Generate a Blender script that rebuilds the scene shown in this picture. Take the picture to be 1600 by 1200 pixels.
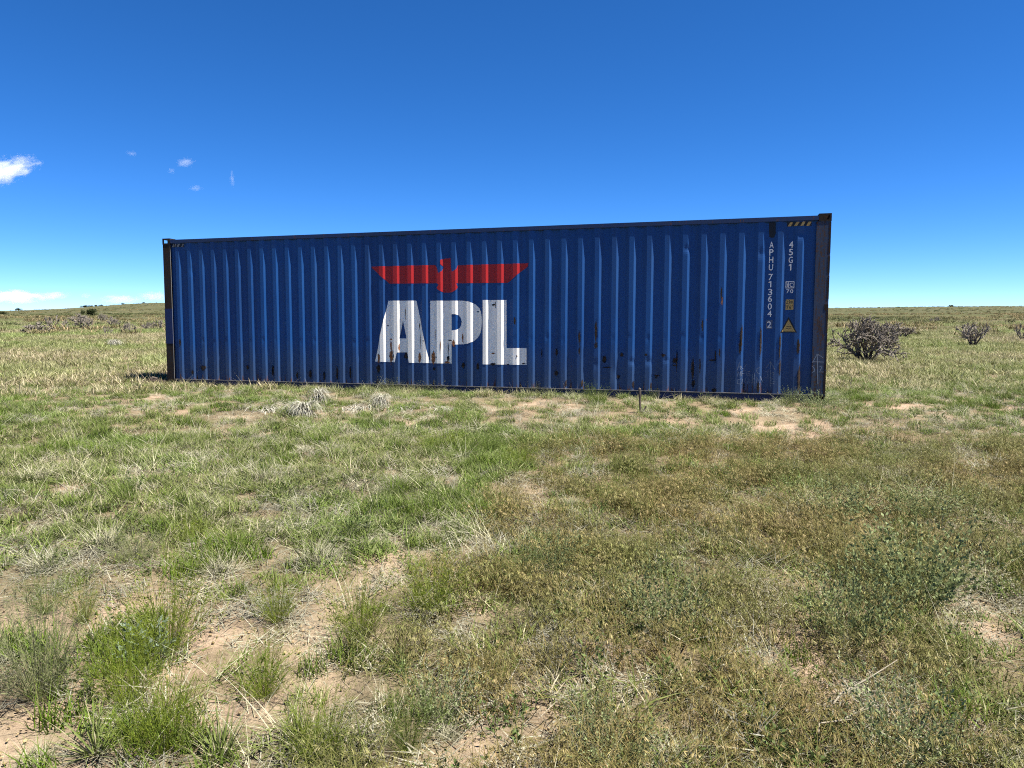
import bpy, bmesh, math, random
import numpy as np
from mathutils import Matrix, Vector

for o in list(bpy.data.objects):
    bpy.data.objects.remove(o, do_unlink=True)
scene = bpy.context.scene
COL = scene.collection
R = math.radians

# ------------------------------------------------------------------ camera
EYE = 1.50                       # eye height of the photographer, metres
F = 1110.0 / 1600.0              # focal length in picture widths
PITCH = math.atan(114 / 1110.0)  # looking slightly down
cam_data = bpy.data.cameras.new('camera')
cam = bpy.data.objects.new('camera', cam_data)
COL.objects.link(cam)
cam.location = (0, 0, EYE)
cam.rotation_euler = (math.pi / 2 - PITCH, 0, 0)
cam_data.sensor_fit = 'HORIZONTAL'
cam_data.sensor_width = 36.0
cam_data.lens = 36.0 * F
cam_data.clip_start = 0.05
cam_data.clip_end = 40000
scene.camera = cam

# ------------------------------------------------------------------ the pose of the container (unit vectors of its length, depth, height)
AX_U = Vector((0.9635, -0.26767, 0.00459)).normalized()
AX_Z = Vector((0.0023, 0.02542, 0.99967)).normalized()
AX_Y = AX_Z.cross(AX_U).normalized()
AX_Z = AX_U.cross(AX_Y).normalized()
ORG = Vector((-6.9066, 14.1584, EYE - 1.4735))
CM = Matrix(((AX_U.x, AX_Y.x, AX_Z.x, ORG.x), (AX_U.y, AX_Y.y, AX_Z.y, ORG.y), (AX_U.z, AX_Y.z, AX_Z.z, ORG.z), (0, 0, 0, 1)))

# ------------------------------------------------------------------ sun and sky
sd = (AX_U * 0.45 - AX_Y * 0.056 + AX_Z * 0.89).normalized()   # towards the sun: high, from the right, just grazing the long wall
sun_el = math.asin(sd.z)
sun_az = math.atan2(sd.x, sd.y)
sl = bpy.data.lights.new('sun', 'SUN')
sl.energy = 5.0
sl.angle = R(0.5)
sl.color = (1.0, 0.95, 0.87)
sun = bpy.data.objects.new('sun', sl)
COL.objects.link(sun)
sun.rotation_euler = (-sd).to_track_quat('-Z', 'Y').to_euler()
sun.location = (0, 0, 30)
world = bpy.data.worlds.new('World')
scene.world = world
world.use_nodes = True
wt = world.node_tree
wt.nodes.clear()
wo = wt.nodes.new('ShaderNodeOutputWorld')
bg = wt.nodes.new('ShaderNodeBackground')
sky = wt.nodes.new('ShaderNodeTexSky')
sky.sky_type = 'NISHITA'
sky.sun_disc = False
sky.sun_elevation = sun_el
sky.sun_rotation = sun_az
sky.altitude = 1700
sky.air_density = 0.6
sky.dust_density = 0.0
sky.ozone_density = 10.0
bg.inputs['Strength'].default_value = 0.067
hs = wt.nodes.new('ShaderNodeHueSaturation')      # the phone camera's vivid blue
hs.inputs['Saturation'].default_value = 1.16
hs.inputs['Hue'].default_value = 0.502
wt.links.new(sky.outputs[0], hs.inputs['Color'])
wt.links.new(hs.outputs[0], bg.inputs['Color'])
wt.links.new(bg.outputs[0], wo.inputs['Surface'])
vs = scene.view_settings
vs.view_transform = 'Standard'
vs.look = 'None'
vs.exposure = 1.64
vs.gamma = 1.0
vs.use_curve_mapping = False
scene.render.engine = 'CYCLES'
scene.cycles.max_bounces = 8
scene.cycles.filter_width = 1.1
scene.cycles.use_adaptive_sampling = True
scene.cycles.adaptive_threshold = 0.014
scene.cycles.use_denoising = False
scene.cycles.diffuse_bounces = 3
scene.cycles.transparent_max_bounces = 8
scene.cycles.volume_bounces = 8

# ------------------------------------------------------------------ helpers: noise
def _h(ix, iy, s):
    n = (ix.astype(np.int64) * 374761393 + iy.astype(np.int64) * 668265263 + int(s) * 1442695041) & 0xFFFFFFFF
    n = ((n ^ (n >> 13)) * 1274126177) & 0xFFFFFFFF
    n = n ^ (n >> 16)
    return (n & 0xFFFF) / 65535.0

def vnoise(x, y, s=0):
    x = np.asarray(x, float); y = np.asarray(y, float)
    ix = np.floor(x); iy = np.floor(y)
    fx = x - ix; fy = y - iy
    fx = fx * fx * (3 - 2 * fx); fy = fy * fy * (3 - 2 * fy)
    a = _h(ix, iy, s); b = _h(ix + 1, iy, s); c = _h(ix, iy + 1, s); d = _h(ix + 1, iy + 1, s)
    return (a * (1 - fx) + b * fx) * (1 - fy) + (c * (1 - fx) + d * fx) * fy

def fbm(x, y, s=0, o=3):
    t = 0; a = 0.5; n = 0
    for k in range(o):
        t = t + a * vnoise(x * 2 ** k + 17.3 * k, y * 2 ** k - 9.1 * k, s + k * 31); n += a; a *= 0.5
    return t / n

def sstep(a, b, x):
    t = np.clip((np.asarray(x, float) - a) / (b - a), 0, 1)
    return t * t * (3 - 2 * t)

# ------------------------------------------------------------------ terrain height
def height(x, y):
    x = np.asarray(x, float); y = np.asarray(y, float)
    r = np.hypot(x, y)
    h = 0.055 * sstep(3.0, 11.0, y)                                            # a slight rise up to the container
    w = 1 - sstep(20, 60, r)
    h = h + w * ((fbm(x / 1.7, y / 1.7, 3) - .5) * 0.10 + (fbm(x / .42, y / .42, 5) - .5) * 0.045)
    near = 1 - sstep(7, 14, r)
    h = h + near * (fbm(x / .11, y / .11, 8, 3) - .5) * 0.022
    # pad under the container: level with its underside
    u = (x - ORG.x) * AX_U.x + (y - ORG.y) * AX_U.y
    v = (x - ORG.x) * AX_Y.x + (y - ORG.y) * AX_Y.y
    zc = ORG.z + u * AX_U.z + v * AX_Y.z
    inside = sstep(-.9, -.15, u) * (1 - sstep(12.35, 13.0, u)) * sstep(-.9, -.1, v) * (1 - sstep(2.5, 3.4, v))
    bump = (fbm(u / .5, v / .5, 12, 2) - .5) * 0.05
    h = h * (1 - inside) + inside * (zc - 0.005 + bump)
    # rolling plain and the low ridges far off
    m = sstep(25, 120, r)
    h = h + m * ((fbm(x / 60, y / 60, 21) - .5) * 1.1 - 0.15)
    az = np.degrees(np.arctan2(x, np.maximum(y, 1e-3)))
    ridge = 3.6 + 5.2 * np.exp(-((az + 25.5) / 5.0) ** 2) - 2.6 * np.exp(-((az + 38) / 5.5) ** 2) + 2.2 * np.exp(-((az - 34) / 14) ** 2)
    h = h + ridge * sstep(230, 820, r) * (y > -1e9) + (fbm(x / 170, y / 170, 33) - .5) * 3.0 * sstep(200, 800, r)
    h = h - 14 * sstep(1100, 3800, r)
    return h

def gp(px, py):
    """ground point seen where the photograph has (px, py): march the view ray down to the terrain"""
    dx = (px - 800) / 1110.0; dy = (600 - py) / 1110.0
    d = np.array([dx, math.cos(PITCH) + dy * math.sin(PITCH), -math.sin(PITCH) + dy * math.cos(PITCH)])
    T = np.geomspace(.5, 4000, 420)
    zz = EYE + d[2] * T - height(d[0] * T, d[1] * T)
    k = int(np.argmax(zz < 0)) if (zz < 0).any() else len(T) - 1
    for _ in range(2):
        T = np.linspace(T[max(0, k - 1)], T[k], 24)
        zz = EYE + d[2] * T - height(d[0] * T, d[1] * T)
        k = int(np.argmax(zz < 0)) if (zz < 0).any() else len(T) - 1
    p = d * T[k]
    return np.array([p[0], p[1], float(height(p[0], p[1]))])

# ------------------------------------------------------------------ helpers: nodes and materials
def new_mat(name):
    m = bpy.data.materials.new(name)
    m.use_nodes = True
    nt = m.node_tree
    nt.nodes.clear()
    out = nt.nodes.new('ShaderNodeOutputMaterial')
    return m, nt, out

def nd(nt, typ, **kw):
    n = nt.nodes.new(typ)
    for k, v in kw.items():
        if k.startswith('i_'):
            n.inputs[k[2:]].default_value = v
        else:
            setattr(n, k, v)
    return n

def lk(nt, a, b):
    nt.links.new(a, b)

def ramp(nt, fac, stops):
    r = nt.nodes.new('ShaderNodeValToRGB')
    els = r.color_ramp.elements
    while len(els) < len(stops):
        els.new(0.5)
    for e, (p, c) in zip(els, stops):
        e.position = p
        e.color = (*c, 1) if len(c) == 3 else c
    lk(nt, fac, r.inputs[0])
    return r.outputs[0]

def mixc(nt, fac, a, b, mode='MIX'):
    m = nt.nodes.new('ShaderNodeMix')
    m.data_type = 'RGBA'
    m.blend_type = mode
    for s, v in ((m.inputs[0], fac), (m.inputs[6], a), (m.inputs[7], b)):
        if hasattr(v, 'is_linked') or hasattr(v, 'links'):
            lk(nt, v, s)
        elif isinstance(v, (int, float)):
            s.default_value = v
        else:
            s.default_value = (*v, 1) if len(v) == 3 else v
    return m.outputs[2]

def mth(nt, op, a, b=None, c=None, clamp=False):
    m = nt.nodes.new('ShaderNodeMath')
    m.operation = op
    m.use_clamp = clamp
    for s, v in zip(m.inputs, (a, b, c)):
        if v is None: continue
        if isinstance(v, (int, float)): s.default_value = v
        else: lk(nt, v, s)
    return m.outputs[0]

def noise(nt, vec, scale, detail=4, rough=.55, mapscale=None):
    n = nt.nodes.new('ShaderNodeTexNoise')
    n.inputs['Scale'].default_value = scale
    n.inputs['Detail'].default_value = detail
    n.inputs['Roughness'].default_value = rough
    if mapscale is not None:
        mp = nt.nodes.new('ShaderNodeMapping')
        mp.inputs['Scale'].default_value = mapscale
        lk(nt, vec, mp.inputs[0])
        vec = mp.outputs[0]
    lk(nt, vec, n.inputs['Vector'])
    return n.outputs['Fac']

def bsdf(nt, out, color, rough=.6, spec=.3, metal=0, normal=None):
    b = nt.nodes.new('ShaderNodeBsdfPrincipled')
    for key, v in (('Base Color', color), ('Roughness', rough), ('Metallic', metal), ('Specular IOR Level', spec)):
        s = b.inputs[key]
        if isinstance(v, (int, float)): s.default_value = v
        elif isinstance(v, tuple): s.default_value = (*v, 1) if len(v) == 3 else v
        else: lk(nt, v, s)
    if normal is not None: lk(nt, normal, b.inputs['Normal'])
    lk(nt, b.outputs[0], out.inputs['Surface'])
    return b

def bump(nt, h, strength=.3, dist=.01):
    b = nt.nodes.new('ShaderNodeBump')
    b.inputs['Strength'].default_value = strength
    b.inputs['Distance'].default_value = dist
    lk(nt, h, b.inputs['Height'])
    return b.outputs[0]

def objcoord(nt):
    return nt.nodes.new('ShaderNodeTexCoord').outputs['Object']

MAT = {}

def steel_paint(name, base, fade, rustlow=0.0, grime=.35, rustall=0.0, dirt_low=True, rough=.52, rustcol=((.030, .016, .010), (.13, .050, .022))):
    """old marine paint on steel in the container's own coordinates: fading, vertical runs, dust on the lowest strip, rust"""
    m, nt, out = new_mat(name)
    oc = objcoord(nt)
    sep = nt.nodes.new('ShaderNodeSeparateXYZ'); lk(nt, oc, sep.inputs[0])
    z = sep.outputs[2]
    big = noise(nt, oc, 0.9, 4)
    streak = noise(nt, oc, 6.0, 5, .6, (1.6, 1.0, .10))
    fine = noise(nt, oc, 26, 5, .65)
    scr = noise(nt, oc, 9, 6, .7, (3.0, 1.0, .25))
    c = mixc(nt, mth(nt, 'MULTIPLY', ramp(nt, big, [(.35, (0, 0, 0)), (.7, (1, 1, 1))]), .6), base, fade)
    wn = nt.nodes.new('ShaderNodeTexWhiteNoise'); wn.noise_dimensions = '1D'
    lk(nt, mth(nt, 'FLOOR', mth(nt, 'DIVIDE', mth(nt, 'ADD', sep.outputs[0], .12), 1.105)), wn.inputs['W'])
    c = mixc(nt, 1.0, c, ramp(nt, wn.outputs['Value'], [(0, (.84, .86, .88)), (1, (1.25, 1.16, 1.12))]), 'MULTIPLY')
    c = mixc(nt, mth(nt, 'MULTIPLY', ramp(nt, streak, [(.50, (0, 0, 0)), (.72, (1, 1, 1))]), grime), c, (.014, .030, .062))
    if dirt_low:
        low = nt.nodes.new('ShaderNodeMapRange')
        low.inputs['From Min'].default_value = .75; low.inputs['From Max'].default_value = .12
        lk(nt, mth(nt, 'ADD', z, mth(nt, 'MULTIPLY', streak, -.35)), low.inputs['Value'])
        c = mixc(nt, mth(nt, 'MULTIPLY', low.outputs[0], .55), c, (.040, .056, .080))
    # rust
    rc = mixc(nt, ramp(nt, fine, [(.38, (0, 0, 0)), (.66, (1, 1, 1))]), rustcol[0], rustcol[1])
    msk = ramp(nt, mth(nt, 'ADD', mth(nt, 'MULTIPLY', scr, .6), mth(nt, 'MULTIPLY', fine, .4)), [(.64 - .30 * rustall, (0, 0, 0)), (.70 - .27 * rustall, (1, 1, 1))])
    if rustlow > 0:
        lo = nt.nodes.new('ShaderNodeMapRange')
        lo.inputs['From Min'].default_value = .42; lo.inputs['From Max'].default_value = .12
        lk(nt, z, lo.inputs['Value'])
        lowm = ramp(nt, mth(nt, 'ADD', mth(nt, 'MULTIPLY', lo.outputs[0], .34 * rustlow), mth(nt, 'MULTIPLY', scr, .75)), [(.56, (0, 0, 0)), (.62, (1, 1, 1))])
        msk = mth(nt, 'MAXIMUM', msk, lowm)
    c = mixc(nt, msk, c, rc)
    ro = mth(nt, 'ADD', mth(nt, 'MULTIPLY', msk, .4), mth(nt, 'ADD', mth(nt, 'MULTIPLY', streak, .12), rough - .05), None, True)
    nrm = bump(nt, mth(nt, 'ADD', mth(nt, 'MULTIPLY', fine, .4), noise(nt, oc, 3.0, 2)), .10, .006)
    bsdf(nt, out, c, ro, .30, 0, nrm)
    MAT[name] = m
    return m

steel_paint('wall_blue', (.0018, .044, .172), (.008, .060, .198), rustlow=.55, grime=.34)
steel_paint('rail_blue', (.006, .022, .080), (.015, .030, .075), grime=.75, rustall=.25, dirt_low=False)
steel_paint('base_blue', (.006, .018, .085), (.010, .026, .10), grime=.4, rustall=.1, dirt_low=False)
steel_paint('post_blue', (.020, .034, .070), (.030, .042, .070), grime=.85, rustall=.50, rustcol=((.012, .009, .008), (.070, .036, .024)))
steel_paint('post_rust', (.006, .0055, .006), (.012, .009, .008), grime=.5, rustall=.75, dirt_low=False, rustcol=((.006, .005, .0045), (.030, .016, .010)))
steel_paint('patch_blue', (.003, .012, .065), (.004, .016, .075), grime=.3, dirt_low=False)
steel_paint('roof_blue', (.012, .05, .18), (.03, .07, .19), grime=.5, rustall=.3, dirt_low=False)

def print_paint(name, base, dirt, amount):
    m, nt, out = new_mat(name)
    oc = objcoord(nt)
    fine = noise(nt, oc, 22, 5, .65)
    scr = noise(nt, oc, 7, 6, .7, (2.6, 1, .3))
    st = noise(nt, oc, 5, 4, .6, (2.2, 1, .12))
    c = mixc(nt, mth(nt, 'MULTIPLY', ramp(nt, st, [(.42, (0, 0, 0)), (.75, (1, 1, 1))]), amount), base, dirt)
    sp = ramp(nt, mth(nt, 'ADD', mth(nt, 'MULTIPLY', scr, .6), mth(nt, 'MULTIPLY', fine, .4)), [(.66, (0, 0, 0)), (.70, (1, 1, 1))])
    c = mixc(nt, mth(nt, 'MULTIPLY', sp, .8), c, (.10, .055, .035))
    bsdf(nt, out, c, .45, .3)
    MAT[name] = m

print_paint('flange', (.13, .125, .12), (.035, .035, .04), 1.0)
print_paint('print_white', (.84, .81, .75), (.62, .60, .55), .8)
print_paint('print_red', (.34, .012, .012), (.25, .010, .012), .6)
print_paint('print_yellow', (.46, .30, .09), (.32, .22, .09), .7)
print_paint('print_black', (.008, .008, .010), (.02, .02, .02), .5)
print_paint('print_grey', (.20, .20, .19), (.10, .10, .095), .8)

def rust_mat(name, a, b):
    m, nt, out = new_mat(name)
    oc = objcoord(nt)
    n = noise(nt, oc, 34, 5, .7)
    c = ramp(nt, n, [(.32, a), (.68, b)])
    fa = nt.nodes.new('ShaderNodeAttribute'); fa.attribute_name = 'fade'
    n2 = noise(nt, oc, 48, 5, .75, (1.6, 1, .5))
    al = ramp(nt, mth(nt, 'ADD', mth(nt, 'MULTIPLY', fa.outputs['Fac'], .55), mth(nt, 'MULTIPLY', n2, .75)), [(.56, (0, 0, 0)), (.74, (1, 1, 1))])
    b_ = bsdf(nt, out, c, .9, .1, 0, bump(nt, n, .5, .004))
    lk(nt, al, b_.inputs['Alpha'])
    MAT[name] = m
rust_mat('rust_orange', (.11, .040, .018), (.42, .18, .075))
rust_mat('rust_dark', (.009, .009, .011), (.060, .040, .028))

def simple_mat(name, a, b, scale=20, rough=.85, spec=.1, bmp=.3, stretch=None, k=.52):
    a = tuple(x * k for x in a); b = tuple(x * k for x in b)
    m, nt, out = new_mat(name)
    oc = objcoord(nt)
    n = noise(nt, oc, scale, 5, .65, stretch)
    c = ramp(nt, n, [(.3, a), (.7, b)])
    bsdf(nt, out, c, rough, spec, 0, bump(nt, n, bmp, .01))
    MAT[name] = m
simple_mat('cholla', (.090, .070, .062), (.27, .225, .19), 30)
simple_mat('cholla_live', (.065, .052, .046), (.19, .16, .135), 30)
simple_mat('cholla_spiny', (.13, .105, .088), (.52, .46, .38), 26)
simple_mat('old_wood', (.075, .055, .045), (.25, .21, .17), 18, stretch=(6, 6, 1))
simple_mat('dark_wood', (.018, .013, .012), (.10, .070, .058), 14)
simple_mat('juniper_bark', (.05, .04, .03), (.11, .09, .07), 14)
simple_mat('pale_rock', (.42, .38, .33), (.60, .57, .52), 9)
simple_mat('chalk', (.13, .16, .22), (.30, .34, .40), 60, .95, .0, .0, None, 1.0)

def leaf_mat(name, tinted, transl=.30, rough=.55, spec=.25, k=.58):
    """foliage colour = colour stored on the blade (green to dry) x colour of the single plant"""
    m, nt, out = new_mat(name)
    a = nt.nodes.new('ShaderNodeAttribute'); a.attribute_name = 'col'; a.attribute_type = 'GEOMETRY'
    c = a.outputs['Color']
    if tinted:
        t = nt.nodes.new('ShaderNodeAttribute'); t.attribute_name = 'tint'; t.attribute_type = 'INSTANCER'
        c = mixc(nt, 1.0, c, t.outputs['Color'], 'MULTIPLY')
    c = mixc(nt, 1.0, c, (k * 1.02, k * 1.05, k * .86), 'MULTIPLY')
    b = nt.nodes.new('ShaderNodeBsdfPrincipled')
    b.inputs['Roughness'].default_value = rough
    b.inputs['Specular IOR Level'].default_value = spec
    lk(nt, c, b.inputs['Base Color'])
    tr = nt.nodes.new('ShaderNodeBsdfTranslucent')
    lk(nt, c, tr.inputs['Color'])
    mx = nt.nodes.new('ShaderNodeMixShader')
    mx.inputs[0].default_value = transl
    lk(nt, b.outputs[0], mx.inputs[1]); lk(nt, tr.outputs[0], mx.inputs[2])
    lk(nt, mx.outputs[0], out.inputs['Surface'])
    MAT[name] = m
leaf_mat('grass', True, .22, .6, .10)
leaf_mat('leaf', False, .22, .6, .10)

# ------------------------------------------------------------------ helpers: objects
def link(o, parent=None):
    COL.objects.link(o)
    if parent is not None:
        o.parent = parent
    return o

def tag(o, label=None, cat=None, group=None, kind=None):
    if label: o['label'] = label
    if cat: o['category'] = cat
    if group: o['group'] = group
    if kind: o['kind'] = kind
    return o

def empty(name, loc, rz=0.0, scale=1.0):
    e = bpy.data.objects.new(name, None)
    e.empty_display_size = .2
    e.location = loc
    e.rotation_euler = (0, 0, rz)
    e.scale = (scale,) * 3 if isinstance(scale, (int, float)) else scale
    return link(e)

def mesh_obj(name, verts, faces, mat, parent=None, cols=None, smooth=False):
    me = bpy.data.meshes.new(name)
    me.from_pydata([tuple(v) for v in verts], [], [tuple(f) for f in faces])
    if mat: me.materials.append(MAT[mat] if isinstance(mat, str) else mat)
    if cols is not None:
        at = me.attributes.new('col', 'FLOAT_COLOR', 'POINT')
        at.data.foreach_set('color', np.c_[np.asarray(cols, float), np.ones(len(cols))].astype(np.float32).ravel())
    if smooth:
        me.polygons.foreach_set('use_smooth', [True] * len(me.polygons))
    me.update()
    return link(bpy.data.objects.new(name, me), parent)

def box_vf(x0, x1, y0, y1, z0, z1):
    v = [(x0, y0, z0), (x1, y0, z0), (x1, y1, z0), (x0, y1, z0), (x0, y0, z1), (x1, y0, z1), (x1, y1, z1), (x0, y1, z1)]
    f = [(0, 3, 2, 1), (4, 5, 6, 7), (0, 1, 5, 4), (1, 2, 6, 5), (2, 3, 7, 6), (3, 0, 4, 7)]
    return v, f

def bevel_box(name, b, mat, parent, bev=.006, segs=2):
    v, f = box_vf(*b)
    o = mesh_obj(name, v, f, mat, parent)
    bm = bmesh.new(); bm.from_mesh(o.data)
    bmesh.ops.bevel(bm, geom=bm.edges[:], offset=bev, segments=segs, affect='EDGES', clamp_overlap=True)
    bm.to_mesh(o.data); bm.free()
    return o

class MB:
    """collects pieces that end up as one mesh"""
    def __init__(s): s.v = []; s.f = []; s.c = []
    def add(s, v, f, c=None):
        n = len(s.v)
        s.v += [tuple(p) for p in v]
        s.f += [tuple(i + n for i in q) for q in f]
        if c is not None: s.c += [tuple(x) for x in c]
    def build(s, name, mat, parent=None, smooth=False):
        return mesh_obj(name, s.v, s.f, mat, parent, s.c if len(s.c) == len(s.v) and s.c else None, smooth)

# ================================================================== THE SETTING
def gauss_soil():
    S = []
    for px, py, rx, ry, a in [(55, 1140, 110, 55, 1.25), (70, 1185, 120, 30, 1.0), (490, 1010, 42, 75, 1.3), (500, 1075, 45, 35, 1.2), (605, 885, 24, 34, 1.25), (60, 955, 60, 22, 1.0),
                              (150, 975, 45, 40, .95), (370, 1115, 70, 26, 1.1), (330, 1000, 45, 50, .75), (1530, 948, 30, 18, 1.0), (1405, 1005, 38, 24, 1.1), (755, 1145, 40, 26, 1.15),
                              (1275, 1050, 30, 36, 1.1), (742, 940, 22, 22, .95), (900, 1160, 55, 40, .85), (690, 1190, 50, 14, 1.1), (1240, 668, 70, 12, .95), (1270, 682, 45, 10, .9), (1410, 636, 55, 6, 1.3),
                              (1180, 660, 40, 8, .9), (640, 662, 40, 6, .9), (545, 640, 40, 6, 1.2), (470, 673, 28, 6, 1.1), (690, 672, 30, 9, .9), (850, 752, 16, 6, .8), (800, 665, 40, 8, .7),
                              (930, 655, 40, 7, .7), (1040, 660, 40, 7, .7), (840, 630, 30, 5, .8), (1150, 640, 40, 5, .9), (180, 605, 16, 4, 1.0), (300, 855, 18, 7, .9), (310, 920, 30, 12, .9),
                              (20, 745, 16, 8, .8), (940, 1010, 40, 22, .6), (1500, 1140, 40, 30, .5), (1080, 1150, 30, 20, .5), (245, 940, 40, 16, .8), (1590, 640, 60, 6, .7), (1500, 690, 40, 8, .7), (880, 690, 25, 6, .7)]:
        c = gp(px, py); e = gp(px, py - ry); e2 = gp(px, py + ry)
        S.append((c[0], c[1], rx * c[1] / 1110.0 * (1.25 if py > 850 else .9), max(.06, (e[1] - e2[1]) / 2 * (1.45 if py > 850 else .85)), a * (1.15 if py > 850 else .85)))
    return np.array(S)
SOIL = gauss_soil()

def soil(x, y):
    x = np.asarray(x, float); y = np.asarray(y, float)
    n1 = fbm(x / .23, y / .23, 51, 3); n2 = fbm(x / .9, y / .9, 57, 3)
    wx = x + (fbm(x / .3, y / .3, 61) - .5) * .25; wy = y + (fbm(x / .3, y / .3, 67) - .5) * .35
    g = np.zeros_like(x)
    for cx, cy, rx, ry, a in SOIL:
        g = np.maximum(g, a * np.exp(-(((wx - cx) / rx) ** 2 + ((wy - cy) / ry) ** 2)))
    strip = sstep(8.0, 9.2, y) * (1 - sstep(11.8, 14.5, y + .27 * x))
    s = g * (.65 + .7 * n1) + sstep(.60, .76, .6 * n1 + .4 * n2) * (.85) * (1 - sstep(14, 18, y))
    return np.clip(s, 0, 1)

def cheat(x, y):
    """share of brown drooping brome in the sward: the right-hand foreground"""
    n = fbm(np.asarray(x) / .8, np.asarray(y) / .8, 71)
    xb = -.62 + .16 * (np.asarray(y) - 2.4) + (n - .5) * 1.1
    return sstep(-.25, .35, np.asarray(x) - xb) * (1 - sstep(6.9, 8.6, np.asarray(y) + (n - .5) * 1.5))

def sward(x, y):
    """average colour of ground with its thatch, 0..1 linear"""
    s = soil(x, y)
    r = np.hypot(x, y)
    n = fbm(x / 3.3, y / 3.3, 81, 4); n2 = fbm(x / 19, y / 19, 83, 3); n3 = fbm(x / 95., y / 95., 85, 3)
    th = np.array([.37, .290, .205])
    sand = np.array([.68, .505, .40])
    near = th[None] * (1 - s[:, None]) + sand[None] * s[:, None]
    green = np.array([.135, .145, .062]); pale = np.array([.235, .220, .125]); dark = np.array([.105, .115, .060])
    k1 = sstep(.42, .68, .5 * n2 + .35 * n + .15 * n3)[:, None]; k2 = sstep(.50, .72, .6 * n3 + .4 * n2)[:, None]
    far = green * (1 - k1) + pale * k1
    far = far * (1 - .6 * k2) + dark * .6 * k2
    farther = np.array([.150, .150, .092])
    q = sstep(150, 500, r)[:, None] * .55
    far = far * (1 - q) + farther * q
    m = sstep(18, 80, r)[:, None] * .9 + .1 * sstep(10, 20, r)[:, None]
    return near * (1 - m) + far * m

def make_ground():
    rr = [0.0]
    r = .7
    while r < 6500:
        rr.append(r); r *= 1.0115 if r < 60 else 1.03
    rr = np.array(rr)
    aa = np.concatenate([np.linspace(-58, 58, 291), np.linspace(58, 302, 50)[1:-1]])
    aa = np.radians(aa)
    na = len(aa)
    Rr, Aa = np.meshgrid(rr[1:], aa, indexing='ij')
    x = (np.sin(Aa) * Rr).ravel(); y = (np.cos(Aa) * Rr).ravel()
    x = np.r_[0, x]; y = np.r_[0, y]
    z = height(x, y)
    sl_ = soil(x, y)
    z = z - .012 * sl_ * (np.hypot(x, y) < 14)
    nr = len(rr) - 1
    i, j = np.meshgrid(np.arange(nr - 1), np.arange(na), indexing='ij')
    j2 = (j + 1) % na
    q = np.stack([1 + i * na + j, 1 + (i + 1) * na + j, 1 + (i + 1) * na + j2, 1 + i * na + j2], -1).reshape(-1, 4)[:, ::-1]
    fan = np.stack([np.zeros(na, int), 1 + np.arange(na), 1 + (np.arange(na) + 1) % na], -1)[:, ::-1]
    me = bpy.data.meshes.new('ground')
    me.vertices.add(len(x)); me.vertices.foreach_set('co', np.c_[x, y, z].astype(np.float32).ravel())
    nl = q.size + fan.size
    me.loops.add(nl); me.loops.foreach_set('vertex_index', np.r_[q.ravel(), fan.ravel()].astype(np.int32))
    npoly = len(q) + len(fan)
    me.polygons.add(npoly)
    st = np.r_[np.arange(len(q)) * 4, q.size + np.arange(len(fan)) * 3]
    me.polygons.foreach_set('loop_start', st.astype(np.int32))
    me.polygons.foreach_set('use_smooth', np.ones(npoly, bool))
    me.update(calc_edges=True); me.validate()
    at = me.attributes.new('col', 'FLOAT_COLOR', 'POINT')
    at.data.foreach_set('color', np.c_[sward(x, y), np.ones(len(x))].astype(np.float32).ravel())
    m, nt, out = new_mat('ground')
    a = nt.nodes.new('ShaderNodeAttribute'); a.attribute_name = 'col'
    geo = nt.nodes.new('ShaderNodeNewGeometry')
    pos = geo.outputs['Position']
    f1 = noise(nt, pos, 60, 6, .7); f2 = noise(nt, pos, 7, 5, .6); f3 = noise(nt, pos, .9, 6, .7); f4 = noise(nt, pos, .09, 8, .75)
    c = mixc(nt, 1.0, a.outputs['Color'], ramp(nt, f1, [(.25, (.62, .60, .58)), (.55, (1, 1, 1)), (.8, (1.18, 1.15, 1.1))]), 'MULTIPLY')
    c = mixc(nt, 1.0, c, ramp(nt, f2, [(.3, (.80, .78, .76)), (.7, (1.1, 1.1, 1.1))]), 'MULTIPLY')
    c = mixc(nt, 1.0, c, ramp(nt, f3, [(.3, (.66, .72, .64)), (.72, (1.30, 1.22, 1.2))]), 'MULTIPLY')
    c = mixc(nt, 1.0, c, ramp(nt, f4, [(.32, (.66, .76, .62)), (.7, (1.32, 1.22, 1.24))]), 'MULTIPLY')
    c = mixc(nt, 1.0, c, (.52, .52, .53), 'MULTIPLY')
    hgt = mth(nt, 'ADD', mth(nt, 'MULTIPLY', f1, .5), f2)
    bsdf(nt, out, c, .95, .05, 0, bump(nt, hgt, 1.0, .03))
    me.materials.append(m)
    o = link(bpy.data.objects.new('ground', me))
    tag(o, kind='structure', label='dry sandy prairie ground under the grass')
    return o
make_ground()

# ================================================================== THE CONTAINER
L, HC, WD = 12.192, 2.896, 2.438
W_OUT, W_IN = .010, .046          # how far the ribs and the grooves of the wall lie behind the posts' faces
BRIGHT = [.39 + .27042 * k + .0002056 * k * k for k in range(42)]   # where each lit facet sits
def breaks():
    """corrugation profile as (u, depth) from left to right"""
    P = [(.150, W_IN + .0)]
    P = []
    for k, c in enumerate(BRIGHT):
        per = .27042 + .00041 * k
        a = c - .028 * per / .278; b = c + .028 * per / .278      # falling facet: rib -> groove, faces right
        s0 = a - .072 * per / .278
        r0 = s0 - .060 * per / .278
        P += [(r0, W_IN), (s0, W_OUT), (a, W_OUT), (b, W_IN)]
    P = [p for p in P if .17 < p[0] < 11.99]
    return [(.150, P[0][1])] + P + [(12.0, P[-1][1])]
PROF = breaks()
PU = np.array([p[0] for p in PROF]); PD = np.array([p[1] for p in PROF])
def depth(u): return float(np.interp(u, PU, PD))

container = empty('shipping_container', (0, 0, 0))
container.matrix_world = CM
tag(container, 'long blue corrugated steel shipping container with white letters APL and a red eagle', 'container')

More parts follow.
